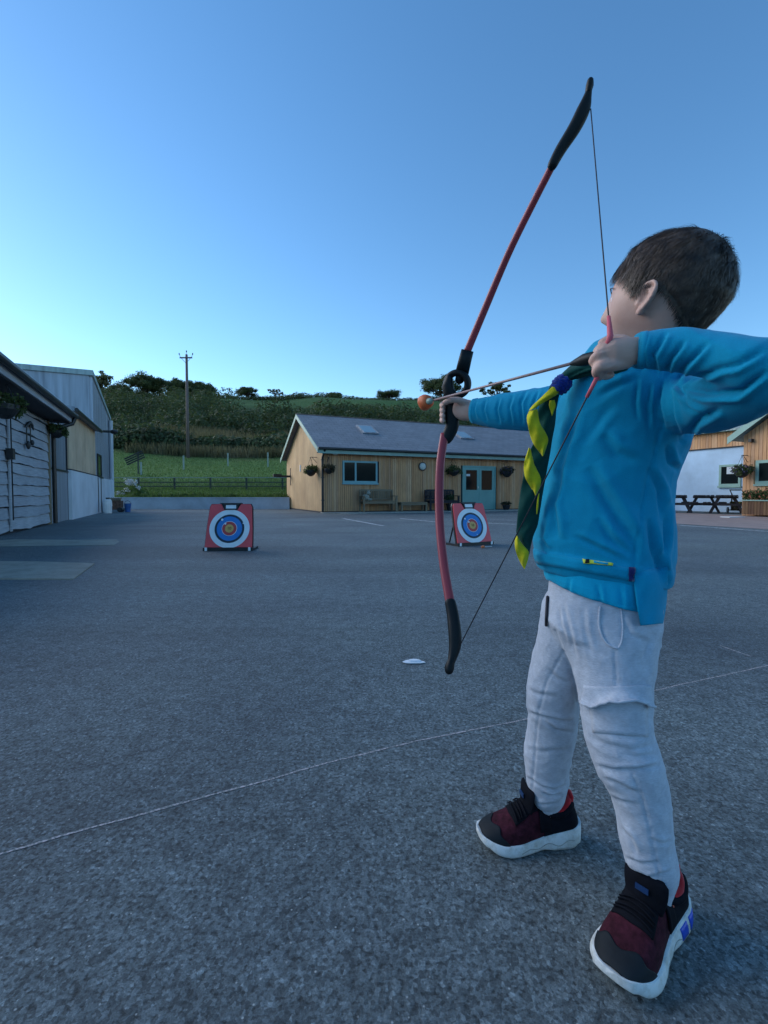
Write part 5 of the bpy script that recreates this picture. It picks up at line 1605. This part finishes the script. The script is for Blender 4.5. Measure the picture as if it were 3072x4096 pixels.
# ---- joggers
tr = MB()
loft(tr, PELV, 40, 2.2, 1, None, False); loft(tr, R_LEG, 32, 2.05, 1, None, 'start'); loft(tr, L_LEG, 32, 2.05, 1, None, 'start')
tm = remesh(tr, .0034, 4)
ft_ = Folds(tm)
ZJ = lambda *a: [(2050 + x * .678, 2200 + y * .678) for x, y in a]
for pts, am, wd in (
    (ZJ((490,1268),(600,1296),(720,1292),(868,1268)), .0050, 15), (ZJ((540,1340),(620,1370),(700,1420),(765,1440)), .0040, 15), (ZJ((565,1450),(640,1480),(740,1505)), .0030, 14),
    (ZJ((640,1640),(695,1700),(735,1790)), .0038, 16), (ZJ((650,1815),(760,1850),(870,1838)), .0036, 13), (ZJ((700,1895),(800,1932),(945,1885)), .0042, 12), (ZJ((800,1700),(880,1730),(945,1715)), .0028, 13),
    (ZJ((430,955),(560,1015),(700,1050),(815,1000)), .0024, 20), (ZJ((430,1095),(560,1150),(700,1182),(850,1150)), .0026, 22), (ZJ((620,1200),(720,1215),(860,1205)), .0022, 16),
    (ZJ((300,300),(330,450),(385,650)), .0030, 16), (ZJ((268,330),(285,430),(330,560)), .0030, 14), (ZJ((640,400),(700,500),(835,560)), .0026, 18), (ZJ((420,330),(430,480),(470,620)), .0020, 18), (ZJ((840,480),(780,620),(800,740)), .0022, 18),
    (ZJ((75,950),(150,975),(300,1012),(372,1000)), .0045, 14), (ZJ((180,1000),(260,1062),(362,1080)), .0038, 14), (ZJ((85,1170),(160,1190),(340,1178)), .0022, 16),
    (ZJ((80,1335),(170,1398),(250,1420),(322,1388)), .0048, 12), (ZJ((178,1430),(222,1455),(295,1440)), .0050, 11), (ZJ((90,820),(160,852),(265,862)), .0028, 16), (ZJ((200,700),(260,760),(340,790)), .0026, 16), (ZJ((110,1480),(180,1500),(280,1490)), .0025, 9)):
    ft_.line(pts, am, wd)
ft_.line(ZJ((600,600),(612,790)), .0020, 4, 'seam'); ft_.line(ZJ((700,1310),(770,1480),(810,1650),(850,1850),(870,1990)), .0024, 4.5, 'seam')
ft_.line(ZJ((300,600),(200,780),(160,950),(135,1150),(120,1400)), .0022, 4.5, 'seam'); ft_.line(ZJ((250,480),(300,600),(345,710),(385,900)), .0028, 7, 'seam')
ft_.line(ZJ((690,1965),(780,2035),(865,2060),(945,2030)), .0020, 4, 'seam'); ft_.line(ZJ((100,1505),(170,1540),(240,1550),(295,1515)), .0020, 4, 'seam')
ft_.noise(12, .003); ft_.noise(34, .0010); ft_.crumple(13, .0014, (1, 1, 1.3)); ft_.crumple(30, .0008)
ft_.apply()
jog = wlink('joggers', tm, M['jogger'])
tb = bvh_of(tm)
for LG in (R_LEG, L_LEG):
    m_ = MB(); a, b_ = LG[-1], LG[-2]
    e_ = tuple(a[i] + (a[i] - b_[i]) * .22 for i in range(5))
    loft(m_, [tuple(b_[i] * (1 if i < 3 else .97) for i in range(5)), tuple((a[i] + b_[i]) / 2 * (1 if i < 3 else 1.02) for i in range(5)), tuple(a[i] * (1 if i < 3 else 1.02) for i in range(5)), tuple(e_[i] * (1 if i < 3 else .98) for i in range(5))], 72, 2.0, 1, None, False)
    V = m_.v   # fine ribs
    for i, v_ in enumerate(V):
        if i % 72 % 2: c0 = Vector(v_); m_.v[i] = tuple(c0 + (CAM - c0).normalized() * 0 + (c0 - P((a[0]), a[1], a[2])) * .03)
    wlink('ankle_cuff', m_, M['jogger'], jog)
# side pocket: curved welt
wl = surf_tube(tb, spline(V2((1296,1312),(1294,1345),(1300,1372),(1314,1392),(1332,1400)), 5), .0022, .0008)
wlink('pocket_welt', wl, M['jogger'], jog)
wl = surf_tube(tb, spline(V2((1342,1318),(1345,1350),(1343,1385),(1334,1402)), 5), .0016, .0004); wlink('pocket_edge', wl, M['jogger'], jog)
# cargo flap, curling open
def flap_y(u_):
    K = [(0, 895), (.10, 915), (.19, 926), (.30, 896), (.45, 872), (.60, 868), (.75, 880), (.88, 902), (1, 924)]
    for (a, b_), (c_, d) in zip(K, K[1:]):
        if u_ <= c_: return b_ + (d - b_) * (u_ - a) / (c_ - a)
    return 924
nr, nc = 9, 30; V = []; edge = []
for j in range(nr):
    v_ = j / (nr - 1)
    for i in range(nc):
        u_ = i / (nc - 1)
        zx = 424 + (812 - 424) * u_; zy = 800 + 5 * math.sin(u_ * 5) + (flap_y(u_) - 800) * v_
        x_, y_ = ZJ((zx, zy))[0]
        h_ = hit(tb, x_, y_) or hit(tb, x_ - 10, y_) or hit(tb, x_ - 22, y_)
        lift = .0025 + v_ ** 2 * (.006 + .010 * math.sin(math.pi * u_) ** 2)
        V.append(h_[0] + h_[1] * lift)
        if j == nr - 1: edge.append(V[-1])
N = nr * nc; V += [v_ + (v_ - CAM).normalized() * .004 for v_ in V]; Fc = []
for j in range(nr - 1):
    for i in range(nc - 1):
        a = j*nc + i; Fc += [(a, a+1, a+nc+1, a+nc), (N+a, N+a+nc, N+a+nc+1, N+a+1)]
for i in range(nc - 1):
    a = (nr-1)*nc + i; Fc += [(a, a+1, N+a+1, N+a), (i, N+i, N+i+1, i+1)]
for j in range(nr - 1):
    a = j*nc; Fc.append((a, a+nc, N+a+nc, N+a)); a += nc-1; Fc.append((a, N+a, N+a+nc, a+nc))
m_ = MB(); m_.add(V, Fc); m_.tube(edge, .0024, 8); wlink('cargo_flap', m_, M['jogger'], jog)
wlink('cargo_pocket', surf_patch(tb, quadrows((2352, 2770), (2588, 2776), (2590, 2948), (2372, 2930), 14, 10), .0016, .003), M['jogger'], jog)
# drawstring
wlink('drawstring', surf_tube(tb, V2((1186,1290),(1184,1320),(1183,1350)), .0028, .003), M['string'], jog)

# ---- neckerchief: rolled part, braided ring, twisting tails
sc = MB()
loft(sc, [(2560, 1490, .80, 24, .012), (2470, 1478, .80, 24, .013), (2400, 1470, .815, 26, .014), (2340, 1478, .83, 27, .014), (2280, 1498, .845, 25, .014), (2240, 1530, .85, 22, .013), (2215, 1560, .855, 22, .012)], 18)
loft(sc, [(2400, 1440, .83, 16, .012), (2350, 1452, .835, 24, .012), (2290, 1482, .85, 22, .012), (2250, 1515, .855, 18, .012)], 16)
roll = remesh(sc, .003, 2)
fr3 = Folds(roll); fr3.line([(2390, 1462), (2330, 1478), (2262, 1512)], .004, 8); fr3.line([(2380, 1484), (2320, 1500), (2270, 1528)], .003, 7); fr3.apply()
scarf = wlink('neckerchief', roll, M['scarf_green'])
m_ = MB()
for k in range(5):
    c0 = P(2246, 1538, .848)
    ax = (P(2280, 1500, .845) - P(2215, 1570, .855)).normalized(); u = ax.orthogonal().normalized(); v = ax.cross(u)
    c0 = c0 + ax * .0048 * (k - 2)
    pts = [c0 + (u * math.cos(2*math.pi*i/24) + v * math.sin(2*math.pi*i/24)) * ((.0105 if k in (0, 4) else .0125) + .0012 * math.sin(i*2.1 + k*2)) + ax * .002 * math.sin(i * 1.6 + k) for i in range(25)]
    m_.tube(pts, .0038, 8)
wlink('woggle', m_, M['woggle'], scarf)
def ribbon(name, rows, mat, bulge=.006, nc=10, th=.0012, wav=.0015, seed=0, parent=None):
    rows = spline(rows, 5)
    V = []; nr = len(rows)
    for j, (lx, ly, rx, ry, D) in enumerate(rows):
        for i in range(nc):
            u_ = i / (nc - 1)
            px_ = lx + (rx - lx) * u_; py_ = ly + (ry - ly) * u_
            D_ = D - bulge * math.sin(u_ * math.pi) + wav * math.sin(u_ * 7 + j * .5 + seed) + wav * noise.noise(Vector((u_ * 3, j * .35, seed)))
            V.append(P(px_, py_, D_))
    N = len(V); V += [p_ + (p_ - CAM).normalized() * th for p_ in V]
    Fc = []
    for j in range(nr - 1):
        for i in range(nc - 1):
            a = j*nc + i; Fc += [(a, a+1, a+nc+1, a+nc), (N+a, N+a+nc, N+a+nc+1, N+a+1)]
        a = j*nc; Fc.append((a, a+nc, N+a+nc, N+a)); a += nc-1; Fc.append((a, N+a, N+a+nc, a+nc))
    mb = MB(); mb.add(V, Fc)
    return wlink(name, mb, mat, parent or scarf)
def Z8(*rows, D=.87):  # rows in the enlarged-view units
    k = 400 / 1041.
    return [(2000 + a*k, 1450 + b*k, 2000 + c_*k, 1450 + d*k, (e[0] if e else D)) for a, b, c_, d, *e in rows]
ribbon('green_tail', Z8((470,330,620,330,.862),(400,480,590,470,.865),(395,620,575,640,.868),(380,760,545,800,.870),(330,880,520,960,.872),(262,1040,490,1120,.874),(240,1200,465,1260,.876),(215,1330,440,1400,.878),(192,1500,415,1560,.880),(175,1680,390,1700,.882),(172,1790,350,1800,.884),(235,1900,318,1930,.886),(298,1995,306,1998,.888)), M['scarf_green'], .010, 14, .0012, .003, 2)
ribbon('yellow_band', Z8((545,250,635,275,.846),(480,310,600,330,.846),(410,380,510,385,.850),(345,440,420,440,.852),(300,495,370,480,.852)), M['scarf_yellow'], .006, 8, .0012, .001, 4)
ribbon('yellow_fold', Z8((305,500,392,480,.856),(278,570,402,570,.852),(290,660,425,650,.850),(312,760,470,720,.852),(345,845,502,800,.856),(395,915,485,880,.858),(440,975,455,970,.860)), M['scarf_yellow'], .007, 10, .0012, .0022, 6)
ribbon('yellow_fold', Z8((300,885,318,895,.866),(262,1000,345,1010,.862),(247,1100,378,1100,.860),(262,1200,425,1205,.860),(318,1300,418,1290,.864),(366,1385,378,1382,.868)), M['scarf_yellow'], .007, 10, .0012, .0022, 9)
ribbon('yellow_tip', Z8((172,1800,182,1805,.876),(152,1860,225,1880,.872),(160,1950,292,1960,.870),(190,2040,300,2010,.870),(225,2110,282,2085,.874),(250,2150,258,2148,.876)), M['scarf_yellow'], .007, 10, .0012, .002, 12)
ribbon('yellow_fleck', Z8((515,395,570,390,.852),(510,450,580,450,.850),(530,520,562,510,.852),(538,555,545,553,.854)), M['scarf_yellow'], .003, 6, .001, .001, 14)
ribbon('yellow_edge', Z8((398,1370,412,1360,.866),(385,1440,405,1440,.866),(378,1520,402,1500,.867),(380,1580,388,1580,.868)), M['scarf_yellow'], .002, 5, .001, .0005, 15)

# ---- shoes
def shoe(label, cx, cy, ang, L, side_y, lift=0.0, pitch=0.0, tongue_h=.114):
    e = thing('shoe', None, None, Vector((cx, cy, lift)) - base, ang); e.parent = boy
    e.rotation_euler = (0, pitch, ang)
    e['label'] = label
    W = [(0, .0), (.015, .014), (.05, .023), (.12, .0295), (.25, .0305), (.4, .0305), (.55, .0345), (.70, .0405), (.80, .0400), (.88, .0355), (.94, .028), (.98, .017), (1.0, .0)]
    k = L / .20
    def tab(T, t_):
        for (a, b), (c_, d) in zip(T, T[1:]):
            if t_ <= c_:
                u_ = (t_ - a) / (c_ - a); return b + (d - b) * u_
        return T[-1][1]
    def wd(t_):
        # rounded ends
        if t_ < .12: return .0295 * math.sqrt(max(0, 1 - ((.12 - t_) / .12) ** 2.2)) * k
        if t_ > .72: return .0405 * math.sqrt(max(0, 1 - ((t_ - .72) / .28) ** 2.4)) * k
        return tab([(.12, .0295), (.25, .0305), (.4, .0305), (.55, .0350), (.66, .0395), (.72, .0405)], t_) * k
    def cyo(t_): return .004 * math.sin(t_ * math.pi) * k * side_y * -1
    ZB = [(0, .016), (.04, .008), (.12, .002), (.30, .002), (.42, .006), (.55, .002), (.75, .001), (.88, .006), (1.0, .020)]
    ZT = [(0, .043), (.12, .037), (.30, .032), (.45, .026), (.60, .021), (.80, .021), (.92, .026), (1.0, .031)]
    ts = [.5 - .5 * math.cos(math.pi * i / 46) for i in range(47)]
    def X(t_): return (t_ - .5) * L
    def sole_pt(t_, y, zf, off=0.0):
        w_ = wd(t_) + .0035 * k + off
        zb, zt = tab(ZB, t_) * k, tab(ZT, t_) * k
        fl = 1 + .06 * math.sin(zf * math.pi) + .05 * (1 - zf)
        return Vector((X(t_) + (.003 if t_ > .5 else -.004) * k * (1 if (t_ < .05 or t_ > .95) else 0), cyo(t_) + y * w_ * fl, zb + (zt - zb) * zf))
    m_ = MB(); rings = []
    for t_ in ts[1:-1]:
        ring = [sole_pt(t_, -1 + 2*i/8, 0) for i in range(9)] + [sole_pt(t_, 1, z_) for z_ in (.15, .35, .55, .75, .95)] + [sole_pt(t_, 1 - 2*i/8, 1) for i in range(9)] + [sole_pt(t_, -1, z_) for z_ in (.95, .75, .55, .35, .15)]
        rings.append(ring)
    m_.rings(rings)
    so = m_.build('sole', M['shoe_white'], e, True)
    # grooves along the midsole
    for z_ in (.42,):
        g_ = MB()
        for sy in (-1, 1):
            pts = [sole_pt(.10 + .55 * i / 30, sy, z_ + .12 * math.sin(i * .55), -.0002) for i in range(31)]
            g_.tube(pts, .0009, 6)
        g_.build('groove', M['kerb'], so, True)
    HU = [(0, .048), (.04, .070), (.10, .080), (.20, .069), (.30, .067), (.38, .076), (.46, .085), (.54, .080), (.64, .066), (.74, .055), (.84, .047), (.92, .040), (.97, .035), (1.0, .030)]
    def up_pt(t_, a, off=0.0):
        w_ = wd(min(.998, max(.002, .01 + t_ * .975)))
        zt = tab(ZT, t_) * k - .006
        h_ = tab(HU, t_) * k - zt
        ang_ = a * math.pi / 2
        narrow = 1.0 if t_ > .5 else 1.0
        cs = math.copysign(abs(math.sin(ang_)) ** .85, a); cz = abs(math.cos(ang_)) ** (.62 if t_ > .55 else .5)
        up_n = Vector((0, math.sin(ang_), math.cos(ang_)))
        if t_ > .9: up_n = (up_n + Vector((1.2 * (t_ - .9) / .1, 0, 0))).normalized()
        if t_ < .06: up_n = (up_n - Vector((1.2, 0, 0))).normalized()
        return Vector((X(.012 + t_ * .972), cyo(t_) + w_ * cs * (1 - .10 * cz), zt + h_ * cz)) + up_n * off
    def patch(name, t0, t1, a0, a1, off, mat, parent, nt_=22, na=18, th=.003, tf=None):
        top = []; bot = []
        for j in range(nt_):
            for i in range(na):
                a = a0 + (a1 - a0) * i / (na - 1)
                ta = t0 + (t1 - t0) * j / (nt_ - 1)
                if tf: ta = tf(ta, a, j / (nt_ - 1))
                top.append(up_pt(ta, a, off)); bot.append(up_pt(ta, a, off - th))
        N_ = nt_ * na; Fc = []
        for j in range(nt_ - 1):
            for i in range(na - 1):
                q_ = j*na + i; Fc += [(q_, q_+1, q_+na+1, q_+na), (N_+q_, N_+q_+na, N_+q_+na+1, N_+q_+1)]
            q_ = j*na; Fc.append((q_, q_+na, N_+q_+na, N_+q_)); q_ += na-1; Fc.append((q_, N_+q_, N_+q_+na, q_+na))
        for i in range(na - 1):
            Fc.append((i, N_+i, N_+i+1, i+1)); q_ = (nt_-1)*na + i; Fc.append((q_, q_+1, N_+q_+1, N_+q_))
        mb = MB(); mb.add(top + bot, Fc); return mb.build(name, mat, parent, True)
    upp = patch('upper', 0, 1, -1, 1, 0, M['shoe_maroon'], e, 60, 34, .004)
    patch('toe_cap', .87, 1, -1, 1, .0018, M['shoe_rubber'], upp, 16, 30, .003, lambda ta, a, v_: ta + (1 - v_) * (-.10 * abs(a) ** 2.0 + .02 * math.cos(a * 9)))
    patch('heel_counter', 0, .30, -1, 1, .0016, M['shoe_black'], upp, 18, 34, .003, lambda ta, a, v_: ta + v_ * (.10 * abs(a) ** 1.5))
    patch('eyestay', .34, .71, -.52, .52, .0022, M['shoe_black'], upp, 16, 20, .003, lambda ta, a, v_: ta + v_ * (-.04 * abs(a)))
    patch('strap', .33, .44, -.95, .95, .0050, M['shoe_black'], upp, 8, 26, .004)
    # collar lining and padded collar
    for nm, r_, s_, z_, mt in (('collar', .0062, 1.0, 0.0, 'shoe_black'), ('lining', .0062, .84, .006, 'shoe_red')):
        m_ = MB(); pts = []
        for i in range(37):
            a = 2 * math.pi * i / 36
            cxx = .225 + .160 * math.cos(a) * s_; hz_ = tab(HU, cxx) * k * .985 + z_
            pts.append(Vector((X(cxx), .0285 * k * math.sin(a) * s_, hz_)))
        m_.tube(pts, r_ * k, 10); m_.build(nm, M[mt], e, True)
    m_ = MB(); m_.tube([(X(.09), -.012*k, .074*k), (X(.075), -.010*k, .088*k), (X(.07), 0, .093*k), (X(.075), .010*k, .088*k), (X(.09), .012*k, .074*k)], .005*k, 8, rounded=True); m_.build('heel_tab', M['shoe_red'], e, True)
    # tongue
    m_ = MB()
    rings = []
    for i in range(9):
        u_ = i / 8; zc = .066*k + (tongue_h - .066) * k * u_; xc = X(.545) - .004*k * u_ ** 1.2
        hw = (.025 + .006 * math.sin(u_ * 2.2)) * k * (1 if i < 8 else .8)
        rings.append([Vector((xc + .0048*k*math.sin(w_)*(1 if i < 8 else .5) - .05*k*0 - (.006*k)*(math.cos(w_)**2), hw * math.cos(w_), zc)) for w_ in [2*math.pi*q_/20 for q_ in range(20)]])
    m_.rings(rings); tg = m_.build('tongue', M['shoe_black'], e, True)
    m_ = MB(); m_.box(X(.545) + .0035*k, X(.545) + .0055*k, -.009*k, .009*k, .092*k, .100*k); m_.build('tongue_badge', simple('dark_blue_badge', (.01, .04, .12), .4), tg)
    for i in range(4):
        m_ = MB(); t_ = .585 + i * .028
        sgn_ = 1 if i % 2 else -1
        m_.tube([up_pt(t_ + .012 * sgn_ * a_, a_, .0055) for a_ in (-.42, -.28, -.14, 0, .14, .28, .42)], .0016*k, 8, rounded=True); m_.build('lace', M['shoe_black'], e, True)
    # blue inserts on the heel side of the sole
    if side_y:
        for t0, t1 in ((.035, .125), (.165, .265)):
            m_ = MB(); q4 = []
            rows_ = []
            for j in range(4):
                zf = .18 + .68 * j / 3
                rows_.append([sole_pt(t0 + (t1 - t0) * i / 6 + .035 * j / 3, side_y, zf, .0012) for i in range(7)])
            V_ = [p_ for r_ in rows_ for p_ in r_]; n_ = len(V_); V_ += [p_ - Vector((0, side_y * .003, 0)) for p_ in V_]
            Fc = []
            for j in range(3):
                for i in range(6):
                    q_ = j*7 + i; Fc += [(q_, q_+1, q_+8, q_+7), (n_+q_, n_+q_+7, n_+q_+8, n_+q_+1)]
            for i in range(6): Fc += [(i, n_+i, n_+i+1, i+1), (21+i, 22+i, n_+22+i, n_+21+i)]
            for j in range(3): Fc += [(j*7, j*7+7, n_+j*7+7, n_+j*7), (j*7+6, n_+j*7+6, n_+j*7+13, j*7+13)]
            m_.add(V_, Fc); m_.build('blue_insert', M['shoe_blue'], so, True)
    return e
shoe('near maroon and black trainer pointing at the viewer', .426, .750, R(-142), .222, 1)
shoe('far maroon and black trainer in side view', .308, .992, R(186), .214, 0)
m_ = MB(); loft(m_, [(2618, 3560, .775, 62, .027), (2640, 3610, .776, 56, .026), (2662, 3680, .785, 54, .026)], 20); wlink('sock', m_, M['sock'])
m_ = MB(); loft(m_, [(2196, 3220, 1.006, 42, .025), (2205, 3260, 1.01, 40, .024), (2215, 3310, 1.015, 40, .024)], 20); wlink('sock', m_, M['sock'])

# ---- bow and arrow (things of their own)
bow = thing('toy_bow', 'red and black toy bow at full draw in the child\'s hands', 'bow', P(1810, 1660, 1.21))
def bl(name, mb, mat, parent=None, smooth=True):
    o = wlink(name, mb, mat, parent or bow, smooth)
    if parent is None: o.location = -bow.location
    return o
m_ = MB(); loft(m_, spline([(1866, 1412, 1.185, 15, .0065), (1938, 1240, 1.14, 14.5, .0065), (2036, 1010, 1.08, 14, .006), (2130, 818, 1.03, 14, .006), (2222, 638, .985, 14.5, .006)], 6), 16, 2.0, 1, None, False); bl('upper_limb', m_, M['bow_red'])
m_ = MB(); loft(m_, spline([(1779, 1735, 1.212, 17, .0065), (1762, 1850, 1.19, 17, .0065), (1757, 1980, 1.165, 17.5, .0065), (1761, 2120, 1.13, 17.5, .0065), (1777, 2270, 1.09, 18, .0065), (1802, 2418, 1.05, 19, .0065)], 6), 16, 2.2, 1, None, False); bl('lower_limb', m_, M['bow_red'])
m_ = MB(); loft(m_, spline([(2210, 660, .987, 19, .010), (2242, 600, .981, 22, .011), (2298, 512, .970, 26, .012), (2334, 438, .962, 26, .011), (2349, 388, .958, 17, .009), (2356, 362, .955, 12, .008)], 5), 18, 2.6)
loft(m_, [(2353, 368, .955, 13, .008), (2359, 342, .953, 16, .009), (2361, 326, .952, 14, .008)], 16)
bl('upper_tip', m_, M['bow_black'])
m_ = MB(); loft(m_, spline([(1801, 2410, 1.052, 22, .010), (1811, 2460, 1.04, 24, .011), (1819, 2530, 1.02, 26, .012), (1820, 2580, 1.01, 25, .012), (1811, 2625, 1.0, 19, .010), (1803, 2652, .99, 15, .009)], 5), 18, 2.6)
loft(m_, [(1802, 2652, .99, 17, .010), (1797, 2672, .985, 20, .011), (1796, 2680, .983, 18, .010)], 16)
bl('lower_tip', m_, M['bow_black'])
m_ = MB(); loft(m_, [(1870, 1402, 1.186, 25, .013), (1860, 1440, 1.192, 26, .014), (1848, 1492, 1.20, 27, .015)], 20, 3.2, 1, None, False); loft(m_, [(1850, 1480, 1.20, 22, .013), (1838, 1520, 1.203, 18, .010)], 16)
bl('limb_socket', m_, M['bow_black'])
cR = P(1828, 1537, 1.203); vd = (cR - CAM).normalized(); ax = (vd + Vector((.35, 0, 0))).normalized(); u = Vector((0, 0, 1)); u = (u - ax * u.dot(ax)).normalized(); v = ax.cross(u)
rr_ = []
for i in range(40):
    a = 2*math.pi*i/40; rad = u * math.cos(a) + v * math.sin(a)
    rr_.append([cR + rad * (.0280 + .0085 * math.cos(w_)) + ax * .013 * math.sin(w_) for w_ in [2*math.pi*q_/12 for q_ in range(12)]])
m_ = MB(); m_.rings(rr_ + [rr_[0]], False); bl('sight_ring', m_, M['bow_black'])
m_ = MB(); loft(m_, spline([(1806, 1574, 1.206, 20, .012), (1804, 1610, 1.208, 20, .013), (1808, 1660, 1.212, 26, .015), (1808, 1705, 1.214, 27, .015), (1793, 1742, 1.214, 25, .013), (1786, 1756, 1.213, 22, .012)], 4), 20, 2.6)
loft(m_, [(1796, 1512, 1.204, 14, .012), (1790, 1545, 1.205, 24, .014), (1800, 1580, 1.206, 24, .013)], 16)
bl('grip', m_, M['bow_black'])
sA = P(2363, 436, .955); sN1 = P(2441, 1345, .690); sN2 = P(2390, 1506, .700); sB = P(1842, 2578, .995)
m_ = MB(); m_.tube([sA, sN1, P(2425, 1425, .700), sN2, sB], [.0011] * 5, 8); st_ = bl('string', m_, M['string'])
m_ = MB(); a_ = sN1.lerp(sA, .065); m_.tube([a_, sN1, sN1.lerp(sN2, .3)], [.0026, .0044, .004], 10); o = wlink('serving', m_, M['pink'], st_)
m_ = MB(); a_ = sN2.lerp(sB, .055); m_.tube([sN2, a_], [.0032, .0026], 10); o = wlink('serving', m_, M['pink'], st_)
aN = P(2400, 1424, .700); aT = P(1722, 1604, 1.262)
arw = thing('toy_arrow', 'toy arrow with a round orange rubber head nocked on the red bow', 'arrow', aT)
def al(name, mb, mat):
    o = wlink(name, mb, mat, arw); o.location = -arw.location; return o
m_ = MB(); m_.tube([aN, aT], .0027, 10); al('shaft', m_, M['shaft'])
dA = (aT - aN).normalized()
m_ = MB(); m_.tube([aN + dA * -.004, aN + dA * .012, aN + dA * .030, aN + dA * .048, aN + dA * .06], [.004, .0095, .0098, .006, .003], 12, rounded=True)
al('nock', m_, M['bow_black'])
m_ = MB(); cH = P(1703, 1609, 1.275)
uu = dA.orthogonal().normalized(); vv_ = dA.cross(uu); rings = []
for s_, r_ in ((-.021, .004), (-.019, .012), (-.012, .0175), (-.002, .0205), (.008, .0205), (.016, .0165), (.021, .009), (.0225, .003)):
    rings.append([cH + dA * s_ + (uu * math.cos(w_) + vv_ * math.sin(w_)) * r_ * (1 + .06 * math.sin(3*w_ + s_*90)) for w_ in [2*math.pi*q_/20 for q_ in range(20)]])
m_.rings(rings); al('rubber_head', m_, M['foam_orange'])
m_ = MB(); m_.tube([cH - dA * .040, cH - dA * .030, cH - dA * .018], [.004, .0075, .009], 12); al('collar', m_, M['sage'])
